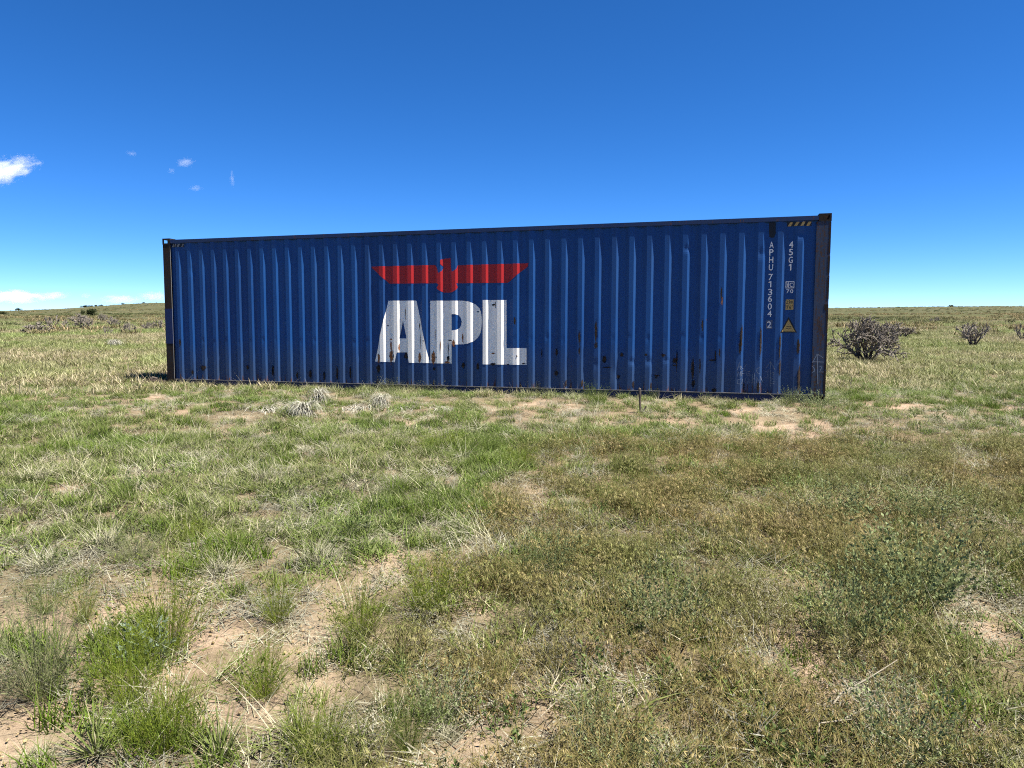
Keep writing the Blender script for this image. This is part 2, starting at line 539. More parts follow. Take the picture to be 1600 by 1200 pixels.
rng = np.random.default_rng(7)
def make_wall():
    us = []
    for a, b in zip(PU[:-1], PU[1:]):
        us += [a, a + (b - a) / 2]
    us = np.array(us + [PU[-1]])
    zs = np.r_[.128, np.arange(.15, 2.79, .03), 2.80]
    U, Z = np.meshgrid(us, zs, indexing='ij')
    D = np.interp(U, PU, PD)
    # working of the sheet: bends wander a little, lower part more
    wav = (fbm(U / .55, Z / .5, 91) - .5) * .009 * (1 - sstep(.3, 1.6, Z) * .7) * sstep(.128, .25, Z) * (1 - sstep(2.5, 2.75, Z))
    Uw = U + wav * (U > PU[0]) * (U < PU[-1])
    dents = []
    for k, c in enumerate(BRIGHT):
        if 2 <= k <= 38:
            dents.append((c - .075 + rng.uniform(-.02, .02), .86 + .004 * k + rng.uniform(-.03, .03), .028, .055, rng.uniform(.002, .012)))
    for u0, z0, ru, rz, a in [(.67, 2.27, .05, .10, .02), (.78, .33, .06, .07, .024), (.55, .22, .05, .06, .018), (8.95, .42, .06, .15, .022), (9.23, .60, .05, .05, .02), (9.5, .61, .05, .06, .022), (10.08, 2.42, .05, .05, .02),
                              (11.77, 2.60, .06, .07, .022), (11.2, 2.32, .05, .07, .018), (8.6, .55, .06, .08, .014), (6.16, 2.17, .03, .05, .012), (6.42, 2.17, .03, .05, .012), (9.78, .63, .04, .04, .014), (7.0, .7, .02, .2, .006)]:
        dents.append((u0, z0, ru, rz, a))
    for u0, z0, ru, rz, a in dents:
        D = D + .55 * a * np.exp(-((U - u0) / ru) ** 2 - ((Z - z0) / rz) ** 2)
    nu, nz = U.shape
    v = np.stack([Uw, D, Z], -1).reshape(-1, 3)
    f = [(i * nz + j, (i + 1) * nz + j, (i + 1) * nz + j + 1, i * nz + j + 1) for i in range(nu - 1) for j in range(nz - 1)]
    return mesh_obj('side_wall', v.tolist(), f, 'wall_blue', container)
side_wall = make_wall()
# plain corrugated sheets of the sides that face away
def plain_sheet(name, along, n, amp, mk, mat):
    v = []; f = []
    per = along / n
    pts = []
    for k in range(n):
        pts += [(k * per, amp), (k * per + per * .25, amp), (k * per + per * .5, 0), (k * per + per * .75, 0)]
    pts.append((along, amp))
    for t, d in pts:
        v += [mk(t, d, 0), mk(t, d, 1)]
    for i in range(len(pts) - 1):
        f.append((2 * i, 2 * i + 2, 2 * i + 3, 2 * i + 1))
    return mesh_obj(name, v, f, mat, container)
plain_sheet('far_side_wall', 11.85, 42, .036, lambda t, d, e: (.17 + t, WD - .012 - d, .128 + e * 2.67), 'wall_blue')
plain_sheet('end_wall', 2.1, 8, .04, lambda t, d, e: (.02 + d, .17 + t, .128 + e * 2.67), 'wall_blue')
for y0, y1 in ((.17, 1.214), (1.224, 2.27)):
    dr = bevel_box('door', (L - .06, L - .015, y0, y1, .14, 2.78), 'wall_blue', container, .004)
    for yy in (y0 + .3, y1 - .3):
        bevel_box('locking_bar', (L - .015 + .002, L + .03, yy - .017, yy + .017, .12, 2.80), 'rail_blue', dr, .012)
plain_sheet('roof', 11.9, 44, .02, lambda t, d, e: (.15 + t, .05 + e * 2.34, 2.845 + d * .9), 'roof_blue')
bevel_box('floor', (.16, 12.03, .06, 2.37, .06, .122), 'base_blue', container, .002)
# rails
for y0, s in ((0.0, 1), (WD, -1)):
    y1 = y0 + s * .07
    bevel_box('top_rail', (.176, 12.016, min(y0, y1), max(y0, y1), 2.795, 2.868), 'rail_blue', container, .008)
    a, b = y0 + s * .045, y0 + s * .16
    br = bevel_box('bottom_rail', (.19, 12.0, min(a, b), max(a, b), .004, .112), 'base_blue', container, .004)
    a, b = y0 - s * .014, y0 + s * .15
    bevel_box('rail_flange', (.1925, 11.9975, min(a, b), max(a, b), .1130, .1270), 'flange', br, .005, 2)
for x0, x1 in ((.012, .10), (L - .10, L - .012)):
    bevel_box('end_rail', (x0, x1, .18, WD - .18, 2.78, 2.88), 'rail_blue', container, .006)
    bevel_box('end_sill', (x0, x1, .18, WD - .18, .012, .118), 'base_blue', container, .006)
# posts: an L of two plates, the front face is what shows
def post(u0, u1, yf, s, mat, endside):
    m = MB()
    v, f = box_vf(u0, u1, min(yf, yf + s * .045), max(yf, yf + s * .045), .119, 2.777); m.add(v, f)
    e0, e1 = (u0, u0 + .05) if endside < 0 else (u1 - .05, u1)
    v, f = box_vf(e0 + .001, e1 - .001, min(yf + s * .0455, yf + s * .16), max(yf + s * .0455, yf + s * .16), .119, 2.777); m.add(v, f)
    return m.build('corner_post', mat, container)
pl = post(.004, .168, .004, 1, 'post_rust', -1)
tag(pl, 'rusty brown corner post with a repainted blue band')
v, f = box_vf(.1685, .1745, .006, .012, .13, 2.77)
mesh_obj('painted_sunlit_edge', v, f, 'print_grey', pl)  # pale strip painting in the sunlight along the post's right-hand edge
v, f = box_vf(.0015, .1700, .0015, .03, .83, 1.52)
mesh_obj('paint_band', v, f, 'patch_blue', pl)
pr = post(11.984, 12.188, .004, 1, 'post_blue', 1)
tag(pr, 'faded blue grey corner post with a rusty outer edge')
m_ = MB()
for (z0, z1, wd) in ((.14, .50, .030), (.52, 1.05, .018), (1.08, 1.42, .026), (1.43, 1.52, .060), (1.60, 1.95, .020), (2.0, 2.25, .030), (2.3, 2.76, .024)):
    v, f = box_vf(12.1885 - wd, 12.1895, .0015, .04, z0, z1); m_.add(v, f)
m_.build('rust_edge', 'post_rust', pr)
post(.004, .168, WD - .004, -1, 'post_rust', -1)
post(11.984, 12.188, WD - .004, -1, 'post_blue', 1)
# corner castings: hollow blocks with an opening in each outer face
def casting(u0, u1, y0, y1, z0, z1, open_faces):
    bm = bmesh.new()
    v, f = box_vf(u0, u1, y0, y1, z0, z1)
    bv = [bm.verts.new(p) for p in v]
    fs = [bm.faces.new([bv[i] for i in q]) for q in f]
    for k in open_faces:
        r = bmesh.ops.inset_individual(bm, faces=[fs[k]], thickness=.034)
        bmesh.ops.delete(bm, geom=[fs[k]], context='FACES')
    bmesh.ops.recalc_face_normals(bm, faces=bm.faces[:])
    bmesh.ops.solidify(bm, geom=bm.faces[:], thickness=.022)
    me = bpy.data.meshes.new('corner_casting')
    bm.to_mesh(me); bm.free()
    me.materials.append(MAT['post_rust'])
    return link(bpy.data.objects.new('corner_casting', me), container)
# faces: 0 bottom 1 top 2 front 3 right 4 back 5 left
for (u0, u1, kx) in ((0.0, .175, 5), (L - .178, L, 3)):
    for (y0, y1, ky) in ((0.0, .162, 2), (WD - .162, WD, 4)):
        casting(u0, u1, y0, y1, 2.778, HC, [1, kx, ky])
        casting(u0, u1, y0, y1, 0.0, .118, [0, kx, ky])

# ---- paint on the long wall: shapes in wall metres, folded over the corrugation
def fold(name, loops, mat, lift, parent=side_wall, flat=None):
    """loops: outer outline then holes, (u, z) in metres. The sheet is cut at every bend and laid on the wall."""
    bm = bmesh.new()
    edges = []
    for lp in loops:
        vs_ = [bm.verts.new((u, 0, z)) for u, z in lp]
        edges += [bm.edges.new((vs_[i], vs_[(i + 1) % len(vs_)])) for i in range(len(vs_))]
    bmesh.ops.triangle_fill(bm, use_beauty=True, edges=edges, normal=(0, -1, 0))
    lo = min(u for lp in loops for u, z in lp); hi = max(u for lp in loops for u, z in lp)
    if flat is None:
        for u in PU:
            if lo < u < hi:
                bmesh.ops.bisect_plane(bm, geom=bm.verts[:] + bm.edges[:] + bm.faces[:], plane_co=(u, 0, 0), plane_no=(1, 0, 0), dist=1e-5)
    for v_ in bm.verts:
        v_.co.y = (depth(v_.co.x) if flat is None else flat) - lift
    bmesh.ops.recalc_face_normals(bm, faces=bm.faces[:])
    if bm.faces and sum(f_.normal.y for f_ in bm.faces) > 0:
        bmesh.ops.reverse_faces(bm, faces=bm.faces[:])
    me = bpy.data.meshes.new(name)
    bm.to_mesh(me); bm.free()
    me.materials.append(MAT[mat])
    return link(bpy.data.objects.new(name, me), parent)

A = [(4.829, 1.639), (5.377, 1.635), (5.630, 0.522), (5.235, 0.523), (5.201, 0.708), (5.0, 0.706), (4.955, 0.529), (4.551, 0.533)]
A_H = [(5.112, 1.285), (5.18, 0.959), (5.045, 0.958)]
P_ = [(5.642, 1.632), (6.246, 1.627), (6.376, 1.611), (6.485, 1.565), (6.568, 1.49), (6.605, 1.396), (6.620, 1.283), (6.612, 1.17), (6.588, 1.067), (6.534, 0.982), (6.454, 0.915), (6.354, 0.876), (6.223, 0.86), (6.055, 0.859), (6.053, 0.52), (5.634, 0.52)]
P_H = [(6.057, 1.392), (6.124, 1.392), (6.174, 1.375), (6.214, 1.331), (6.234, 1.265), (6.224, 1.198), (6.194, 1.147), (6.143, 1.117), (6.056, 1.107)]
L_ = [(6.634, 1.635), (7.054, 1.631), (7.056, 0.803), (7.417, 0.807), (7.418, 0.518), (6.633, 0.515)]
EAG = [(4.509, 2.257), (5.744, 2.259), (5.786, 2.207), (5.806, 2.113), (5.869, 2.147), (5.907, 2.216), (5.845, 2.276), (5.85, 2.345), (5.933, 2.367), (6.038, 2.371), (6.042, 2.225), (6.066, 2.132), (6.143, 2.176), (6.169, 2.245), (7.452, 2.251), (7.434, 2.195), (7.305, 2.108), (7.175, 1.997), (7.08, 1.926), (6.205, 1.932), (6.143, 1.933), (6.167, 1.863), (6.142, 1.817), (6.055, 1.771), (5.904, 1.773), (5.804, 1.821), (5.779, 1.856), (5.817, 1.914), (5.78, 1.938), (4.854, 1.945), (4.75, 2.037), (4.509, 2.233)]
tag(fold('letter', [A, A_H], 'print_white', .0030), 'big white painted letter A with rust runs')
tag(fold('letter', [P_, P_H], 'print_white', .0030), 'big white painted letter P')
tag(fold('letter', [L_], 'print_white', .0030), 'big white painted letter L')
tag(fold('eagle_emblem', [EAG], 'print_red', .0030), 'dark red spread-wing eagle emblem')

def rect(u0, u1, z0, z1): return [(u0, z0), (u1, z0), (u1, z1), (u0, z1)]

# characters of the number columns: polygons of the built-in font, squeezed narrow
def glyph(ch, u, z, w, h, mat, lift=.0045, name='character', flat=True):
    if ch == '1':
        t = .0085
        return fold(name, [[(u - t + .004, z - h / 2), (u + t + .004, z - h / 2), (u + t + .004, z + h / 2), (u - t + .006, z + h / 2), (u - .026, z + h * .34), (u - .026, z + h * .20), (u - t + .004, z + h * .30)]], mat, lift)
    cu = bpy.data.curves.new('glyph', 'FONT')
    cu.body = ch
    cu.resolution_u = 3
    cu.fill_mode = 'FRONT'
    cu.offset = .010
    ob = bpy.data.objects.new('glyph', cu)
    COL.objects.link(ob)
    dg = bpy.context.evaluated_depsgraph_get()
    me = bpy.data.meshes.new_from_object(ob.evaluated_get(dg))
    bpy.data.objects.remove(ob, do_unlink=True); bpy.data.curves.remove(cu)
    co = np.array([v_.co[:] for v_ in me.vertices])
    mn, mx = co.min(0), co.max(0)
    sc_ = (mx - mn)[:2]
    bm = bmesh.new(); bm.from_mesh(me)
    for v_ in bm.verts:
        x = (v_.co.x - mn[0]) / sc_[0]; y = (v_.co.y - mn[1]) / sc_[1]
        v_.co = (u + (x - .5) * w, 0, z + (y - .5) * h)
    for uu in PU:
        if u - w < uu < u + w:
            bmesh.ops.bisect_plane(bm, geom=bm.verts[:] + bm.edges[:] + bm.faces[:], plane_co=(uu, 0, 0), plane_no=(1, 0, 0), dist=1e-5)
    for v_ in bm.verts:
        v_.co.y = depth(v_.co.x) - lift
    if sum(f_.normal.y for f_ in bm.faces) > 0:
        bmesh.ops.reverse_faces(bm, faces=bm.faces[:])
    bm.to_mesh(me); bm.free()
    me.materials.clear(); me.materials.append(MAT[mat])
    return link(bpy.data.objects.new(name, me), side_wall)

SER = [('A', 2.448), ('P', 2.334), ('H', 2.218), ('U', 2.103), ('7', 1.951), ('1', 1.840), ('3', 1.719), ('6', 1.614), ('0', 1.495), ('4', 1.381), ('2', 1.213)]
for ch, z in SER:
    glyph(ch, 11.346, z, .036 if ch == '1' else .062, .098, 'print_white', .004)
fold('check_digit_frame', [rect(11.305, 11.389, 1.150, 1.276), rect(11.314, 11.380, 1.159, 1.267)], 'print_grey', .0036)
for ch, z in [('4', 2.444), ('5', 2.329), ('G', 2.211), ('1', 2.097)]:
    glyph(ch, 11.632, z, .036 if ch == '1' else .060, .098, 'print_white', .004)
fold('marking_frame', [rect(11.569, 11.694, 1.774, 1.881), rect(11.579, 11.608, 1.784, 1.871), rect(11.617, 11.684, 1.784, 1.871)], 'print_white', .0036)
glyph('i', 11.5935, 1.827, .012, .066, 'print_white')
glyph('C', 11.650, 1.827, .046, .062, 'print_white')
glyph('7', 11.605, 1.728, .044, .058, 'print_white')
glyph('0', 11.660, 1.728, .044, .058, 'print_white')
fold('height_label', [rect(11.578, 11.691, 1.441, 1.601)], 'print_yellow', .0036)
for ch, u, w, h in [('2', 11.598, .022, .052), ('.', 11.616, .007, .009), ('9', 11.632, .022, .052), ('m', 11.664, .030, .036)]:
    glyph(ch, u, 1.560 if ch != '.' else 1.539, w, h, 'print_black', .0052)
for ch, u, w, h, dz in [('9', 11.603, .024, .055, 0), ("'", 11.624, .006, .018, .018), ('6', 11.645, .024, .055, 0), ('"', 11.672, .014, .018, .018)]:
    glyph(ch, u, 1.483 + dz, w, h, 'print_black', .0052)
fold('warning_triangle_border', [[(11.629, 1.330), (11.510, 1.088), (11.752, 1.088)]], 'print_black', .0034)
fold('warning_triangle', [[(11.629, 1.290), (11.536, 1.104), (11.724, 1.104)]], 'print_yellow', .0046)
fold('warning_text_line', [rect(11.598, 11.664, 1.176, 1.184)], 'print_black', .0060)
fold('warning_text_line', [rect(11.590, 11.672, 1.150, 1.158)], 'print_black', .0060)
def hazard(u0, u1, z0, z1, n, mat='print_yellow'):
    fold('hazard_strip', [rect(u0, u1, z0, z1)], 'print_black', .0034)
    w = (u1 - u0) / n
    for k in range(n):
        a = u0 + k * w + w * .12
        fold('hazard_bar', [[(a, z0 + .002), (a + w * .5, z0 + .002), (a + w * .86, z1 - .002), (a + w * .40, z1 - .002)]], mat, .0050)
hazard(11.563, 11.915, 2.722, 2.786, 4)
hazard(.178, .47, 2.722, 2.786, 4, 'print_grey')
fold('tar_patch', [[(11.300, 2.79), (11.395, 2.79), (11.398, 2.62), (11.380, 2.565), (11.345, 2.556), (11.312, 2.57), (11.302, 2.64)]], 'print_black', .0034)

# rust and scrapes: centre u, z and half sizes in metres
def px2wall(px, py):
    d = AX_U * 0
    dx = (px - 800) / 1110.0; dy = (600 - py) / 1110.0
    d = Vector((dx, math.cos(PITCH) + dy * math.sin(PITCH), -math.sin(PITCH) + dy * math.cos(PITCH)))
    o_ = Vector((0, 0, EYE)) - ORG
    t = (.028 - o_.dot(AX_Y)) / d.dot(AX_Y)
    q = o_ + d * t
    return q.dot(AX_U), q.dot(AX_Z)
random.seed(5)
def blob(u, z, ru, rz, jag=.45, n=15):
    out_ = []
    for k in range(n):
        a = 2 * math.pi * k / n
        rr_ = 1 + random.uniform(-jag, jag)
        out_.append((u + math.cos(a) * ru * rr_, max(.135, z + math.sin(a) * rz * rr_)))
    return out_
SPOTS = []
for (ox, oy, s), lst in {
    (570, 460, 5.926): [(130, 590, 13, 42, 1), (240, 470, 8, 40, 1), (243, 570, 18, 50, 1), (320, 490, 6, 32, 1), (505, 580, 13, 40, 1), (512, 420, 3, 60, 0), (632, 580, 15, 50, 1), (660, 583, 8, 8, 0), (770, 590, 14, 20, 0), (760, 628, 22, 10, 1), (825, 448, 13, 26, 1),
                        (1187, 645, 26, 10, 0), (1187, 545, 16, 6, 1), (1190, 95, 18, 7, 0), (1208, 90, 4, 26, 0), (1411, 570, 6, 8, 0), (905, 400, 7, 38, 1), (372, 165, 3, 45, 0), (505, 290, 5, 24, 0), (212, 288, 8, 5, 0), (650, 370, 4, 50, 1),
                        (770, 500, 4, 60, 0), (790, 425, 20, 5, 0), (1045, 160, 12, 4, 0), (1470, 641, 18, 4, 0), (240, 415, 12, 6, 1), (268, 570, 6, 16, 0), (125, 680, 20, 34, 0), (910, 655, 16, 24, 0), (1045, 662, 12, 30, 0), (640, 685, 14, 12, 0), (1390, 240, 9, 30, 0), (380, 565, 18, 26, 0), (1325, 648, 12, 5, 0), (545, 430, 8, 4, 0), (705, 470, 4, 40, 1)],
    (420, 500, 8.0): [(45, 640, 12, 55, 0), (350, 690, 12, 40, 0), (515, 670, 16, 55, 0), (690, 690, 16, 50, 0), (850, 660, 13, 75, 0), (1015, 655, 13, 60, 0)],
    (250, 500, 8.0): [(545, 595, 36, 32, 0), (258, 280, 13, 45, 0), (415, 650, 14, 24, 0), (1090, 590, 14, 24, 0), (1410, 615, 14, 55, 0), (960, 445, 7, 8, 0)],
    (800, 500, 8.0): [(370, 410, 7, 50, 0), (555, 400, 14, 36, 0), (845, 220, 14, 70, 0), (1050, 130, 14, 110, 0), (1050, 310, 18, 40, 0), (1150, 490, 24, 40, 0), (1190, 590, 60, 5, 0), (1370, 430, 22, 20, 0), (1330, 705, 18, 20, 0), (550, 660, 22, 26, 0), (845, 375, 10, 36, 0), (880, 790, 12, 40, 0), (676, 790, 10, 36, 0), (1515, 800, 10, 40, 0)],
    (980, 500, 8.0): [(620, 480, 8, 105, 0), (595, 500, 22, 30, 0), (590, 565, 26, 8, 0), (235, 432, 18, 12, 0), (450, 438, 26, 16, 0), (1100, 455, 8, 60, 0), (1062, 500, 40, 8, 0), (910, 540, 8, 55, 0), (370, 695, 34, 8, 0), (360, 720, 18, 6, 0), (820, 600, 16, 110, 0), (825, 790, 20, 40, 0), (1410, 330, 14, 70, 0), (1460, 830, 8, 34, 0), (80, 800, 10, 40, 0), (298, 820, 8, 40, 0), (1155, 400, 10, 40, 0), (940, 60, 10, 50, 0)],
    (1080, 320, 3.64): [(285, 750, 7, 60, 0), (395, 770, 6, 60, 0), (505, 780, 5, 60, 0), (608, 800, 9, 36, 0), (380, 1040, 8, 30, 0), (612, 980, 8, 60, 0), (172, 500, 4, 30, 0), (130, 1055, 14, 10, 0), (50, 910, 4, 34, 0), (175, 545, 4, 20, 1), (505, 920, 5, 40, 0)],
}.items():
    for x, y, rx, ry, hot in lst:
        u, z = px2wall(ox + x / s, oy + y / s)
        u2, _ = px2wall(ox + (x + rx) / s, oy + y / s)
        SPOTS.append((u, z, abs(u2 - u), ry / s / 88.0, hot))
def soft_patch(u, z, ru, rz, mat, lift=.0056, n=14):
    """a rust bloom: full in the middle, thinning out to nothing at its ragged edge; runs a little downwards"""
    bm = bmesh.new()
    fl = bm.verts.layers.float.new('fade')
    c = bm.verts.new((u, 0, z)); c[fl] = 1.0
    rings = []
    for q, (fr, fv) in enumerate(((.5, .75), (1.15, 0.0))):
        ring = []
        for k in range(n):
            a_ = 2 * math.pi * k / n
            r_ = fr * (1 + random.uniform(-.3, .3))
            dz = math.sin(a_) * rz * r_ * (1.35 if math.sin(a_) < 0 else 1)
            v_ = bm.verts.new((u + math.cos(a_) * ru * r_, 0, max(.134, z + dz))); v_[fl] = fv
            ring.append(v_)
        rings.append(ring)
    for k in range(n):
        k2 = (k + 1) % n
        bm.faces.new((c, rings[0][k2], rings[0][k])); bm.faces.new((rings[0][k], rings[0][k2], rings[1][k2], rings[1][k]))
    bmesh.ops.triangulate(bm, faces=bm.faces[:])
    for uu in PU:
        if u - ru * 1.7 < uu < u + ru * 1.7:
            bmesh.ops.bisect_plane(bm, geom=bm.verts[:] + bm.edges[:] + bm.faces[:], plane_co=(uu, 0, 0), plane_no=(1, 0, 0), dist=1e-5)
    for v_ in bm.verts: v_.co.y = depth(v_.co.x) - lift
    me = bpy.data.meshes.new('rust_patch'); bm.to_mesh(me); bm.free()
    me.materials.append(MAT[mat])
    return link(bpy.data.objects.new('rust_patch', me), side_wall)
for u, z, ru, rz, hot in SPOTS:
    if .2 < u < 11.96:
        soft_patch(u, z, max(.010, ru * 1.35), max(.012, rz * 1.3), 'rust_orange' if hot else 'rust_dark')

CHALK = [[(10.885, .491), (10.911, .614), (10.943, .492)], [(10.889, .532), (10.952, .553)], [(11.019, .585), (10.982, .503), (10.942, .533)], [(10.893, .389), (10.891, .471), (10.936, .39), (10.934, .471)], [(10.956, .39), (10.954, .472), (11.012, .483)], [(10.955, .431), (11.003, .437)],
         [(11.079, .474), (11.031, .463), (11.033, .402), (11.081, .403), (11.08, .433), (11.052, .433)], [(10.947, .349), (10.899, .338), (10.891, .276), (10.94, .267)], [(10.959, .268), (10.967, .35), (10.997, .299), (11.015, .361), (11.027, .279)], [(11.046, .27), (11.063, .362), (11.085, .281)],
         [(11.119, .424), (11.114, .271)], [(11.148, .445), (11.143, .251)], [(11.112, .342), (11.15, .364)], [(11.222, .537), (11.179, .516), (11.181, .456), (11.225, .436)], [(11.181, .293), (11.178, .384), (11.229, .294), (11.235, .396)], [(11.245, .376), (11.276, .295)], [(11.192, .232), (11.215, .273), (11.23, .233)],
         [(11.388, .237), (11.381, .631)], [(11.318, .529), (11.381, .631), (11.442, .511)], [(11.309, .478), (11.357, .479), (11.334, .438), (11.359, .398), (11.317, .377)], [(11.401, .45), (11.434, .46), (11.434, .43), (11.407, .389), (11.445, .39)], [(11.446, .36), (11.408, .359), (11.409, .328), (11.442, .319), (11.439, .289), (11.405, .288)],
         [(11.77, .246), (11.751, .246), (11.752, .215), (11.78, .206), (11.772, .176), (11.753, .175)], [(11.835, .248), (11.817, .207), (11.837, .177), (11.864, .198)]]
CHALK_POST = [[(12.079, .293), (12.054, .759)], [(11.99, .619), (12.054, .759), (12.143, .701)], [(11.99, .639), (12.155, .637)], [(12.019, .58), (11.992, .57), (12.02, .531), (12.022, .491), (11.992, .47)], [(12.093, .572), (12.13, .562), (12.096, .482), (12.16, .484)]]
def stroke(pts, w=.0028):
    Lf, Rt = [], []
    for i, p in enumerate(pts):
        a = pts[max(0, i - 1)]; b = pts[min(len(pts) - 1, i + 1)]
        dx, dz = b[0] - a[0], b[1] - a[1]
        n = math.hypot(dx, dz) or 1
        Lf.append((p[0] - dz / n * w, p[1] + dx / n * w)); Rt.append((p[0] + dz / n * w, p[1] - dx / n * w))
    return Lf + Rt[::-1]
for c in CHALK: fold('chalk_stroke', [stroke(c)], 'chalk', .0050)
for c in CHALK_POST: fold('chalk_stroke', [stroke(c, .0034)], 'chalk', .0022, pr, flat=.004)

# ================================================================== PLANT BUILDERS
def lerp(a, b, t): return a + (b - a) * t

def blades(rg, n, R0, l0, l1, w, lean0, lean1, droop, c0, c1, cdry, pdry, tipdry=.4, segs=(0, .35, .7, 1.0), inner=None):
    """n grass blades rooted in a disc; arrays of verts, faces, colours"""
    V = []; Fc = []; C = []
    for _ in range(n):
        a = rg.uniform(0, 2 * math.pi); rr_ = R0 * math.sqrt(rg.uniform(0, 1))
        x0, y0 = math.cos(a) * rr_, math.sin(a) * rr_
        ph = a + rg.normal(0, .9) if R0 < .08 else rg.uniform(0, 2 * math.pi)
        l = rg.uniform(l0, l1); ln = rg.uniform(lean0, lean1); dr = droop * rg.uniform(.4, 1.4)
        dx, dy = math.cos(ph), math.sin(ph)
        tw = ph + math.pi / 2 + rg.normal(0, .5)
        tx, ty = math.cos(tw), math.sin(tw)
        col = np.array(c0) + (np.array(c1) - np.array(c0)) * rg.uniform(0, 1)
        dry = np.array(cdry) * rg.uniform(.75, 1.2)
        if rg.uniform() < pdry: col = dry
        base = len(V)
        for k, s in enumerate(segs):
            hx = l * (math.sin(ln) * s + dr * s * s)
            z = l * (math.cos(ln) * s - .75 * dr * s * s)
            z = max(z, .004)
            wk = w * (1 - s ** 1.6) * (.7 + .6 * (s < .5))
            cc = lerp(col, dry, tipdry * s * s)
            if k < len(segs) - 1:
                V.append((x0 + dx * hx - tx * wk, y0 + dy * hx - ty * wk, z)); V.append((x0 + dx * hx + tx * wk, y0 + dy * hx + ty * wk, z)); C += [cc, cc]
            else:
                V.append((x0 + dx * hx, y0 + dy * hx, z)); C.append(cc)
        m = len(segs)
        for k in range(m - 2):
            Fc.append((base + 2 * k, base + 2 * k + 1, base + 2 * k + 3, base + 2 * k + 2))
        Fc.append((base + 2 * (m - 2), base + 2 * (m - 2) + 1, base + 2 * (m - 1)))
    return V, Fc, C

def brome(rg, n, R0, l0, l1):
    """drooping brome: thin stems that nod, with spikelets hanging from the bend"""
    mb = MB()
    for _ in range(n):
        a = rg.uniform(0, 2 * math.pi); rr_ = R0 * math.sqrt(rg.uniform())
        x0, y0 = math.cos(a) * rr_, math.sin(a) * rr_
        ph = rg.normal(.3, 1.3)
        dx, dy = math.cos(ph), math.sin(ph)
        l = rg.uniform(l0, l1); ln = rg.uniform(.05, .5)
        stem = np.array([.17, .165, .078]) * rg.uniform(.7, 1.2)
        head = lerp(np.array([.37, .315, .225]), np.array([.22, .225, .105]), rg.uniform() ** .8) * rg.uniform(.8, 1.25)
        pts = []
        for s in (0, .4, .75, 1.0):
            hx = l * (math.sin(ln) * s + .38 * s ** 3)
            z = l * (math.cos(ln) * s - .30 * s ** 3)
            pts.append(np.array([x0 + dx * hx, y0 + dy * hx, max(z, .004)]))
        t = np.array([-dy, dx, 0.0])
        v = []; c = []
        for k, p in enumerate(pts):
            wk = (.0011, .001, .0008, .0005)[k]
            v += [p - t * wk, p + t * wk]; c += [stem, stem]
        mb.add(v, [(2 * k, 2 * k + 1, 2 * k + 3, 2 * k + 2) for k in range(3)], c)
        for q in range(rg.integers(4, 8)):
            s = rg.uniform(.62, 1.0)
            p = pts[2] + (pts[3] - pts[2]) * (s - .62) / .38
            an = ph + rg.normal(0, .55)
            d = np.array([math.cos(an) * rg.uniform(.3, .9), math.sin(an) * rg.uniform(.3, .9), -rg.uniform(.25, 1.0)])
            d /= np.linalg.norm(d)
            ls = rg.uniform(.014, .028); side = np.cross(d, [0, 0, 1.0]); side /= np.linalg.norm(side) + 1e-6
            w = rg.uniform(.0011, .0021)
            mid = p + d * ls * .45
            cc = head * rg.uniform(.75, 1.3)
            mb.add([p, mid - side * w, p + d * ls, mid + side * w], [(0, 1, 2, 3)], [cc, cc, cc * 1.25, cc])
        if rg.uniform() < .8:
            V, Fc, C = blades(rg, 2, .01, l * .3, l * .6, .0018, .2, .9, .3, (.12, .13, .045), (.20, .18, .08), (.36, .29, .17), .4)
            mb.add([(x0 + p[0], y0 + p[1], p[2]) for p in V], Fc, C)
    return mb.v, mb.f, mb.c

def leafy(rg, n, R0, h, leaf, c0, c1, spread=.8, per=9, nar=.45):
    """many-stemmed plant with oval or narrow leaves; returns (stem mb, leaf mb)"""
    st, lf = MB(), MB()
    for _ in range(n):
        a = rg.uniform(0, 2 * math.pi); rr_ = R0 * .25 * math.sqrt(rg.uniform())
        root = np.array([math.cos(a) * rr_, math.sin(a) * rr_, 0])
        el = math.acos(rg.uniform(math.cos(spread * 1.35), 1.0))
        d = np.array([math.cos(a) * math.sin(el), math.sin(a) * math.sin(el), math.cos(el)])
        ln = (h * math.cos(el) + R0 * math.sin(el)) * rg.uniform(.65, 1.08)
        up = np.array([0, 0, 1.0])
        pts = [root + d * ln * s + up * ln * .12 * s * s + rg.normal(0, .02, 3) * ln * s for s in (0, .5, 1)]
        t = np.cross(d, up + .01); t /= np.linalg.norm(t) + 1e-9
        sc = lerp(np.array(c0), np.array(c1), rg.uniform()) * .8
        w = .0013
        v = []; c = []
        for k, p in enumerate(pts):
            p[2] = max(p[2], .003)
            v += [p - t * w * (1 - .35 * k), p + t * w * (1 - .35 * k)]; c += [sc, sc]
        st.add(v, [(0, 1, 3, 2), (2, 3, 5, 4)], c)
        for q in range(per):
            s = rg.uniform(.25, 1.03)
            p = pts[0] + (pts[1] - pts[0]) * min(1, s * 2) if s < .5 else pts[1] + (pts[2] - pts[1]) * (s - .5) * 2
            ld = d * rg.uniform(.3, 1.1) + rg.normal(0, .65, 3); ld[2] = abs(ld[2]) * .7 + .15
            ld /= np.linalg.norm(ld)
            sd_ = np.cross(ld, rg.normal(0, 1, 3)); sd_ /= np.linalg.norm(sd_) + 1e-9
            l = leaf * rg.uniform(.6, 1.25); w2 = l * nar * .5
            cc = lerp(np.array(c0), np.array(c1), rg.uniform()) * rg.uniform(.8, 1.15)
            lf.add([p, p + ld * l * .5 - sd_ * w2, p + ld * l, p + ld * l * .5 + sd_ * w2], [(0, 1, 2, 3)], [cc * .9, cc, cc * 1.12, cc])
    return st, lf

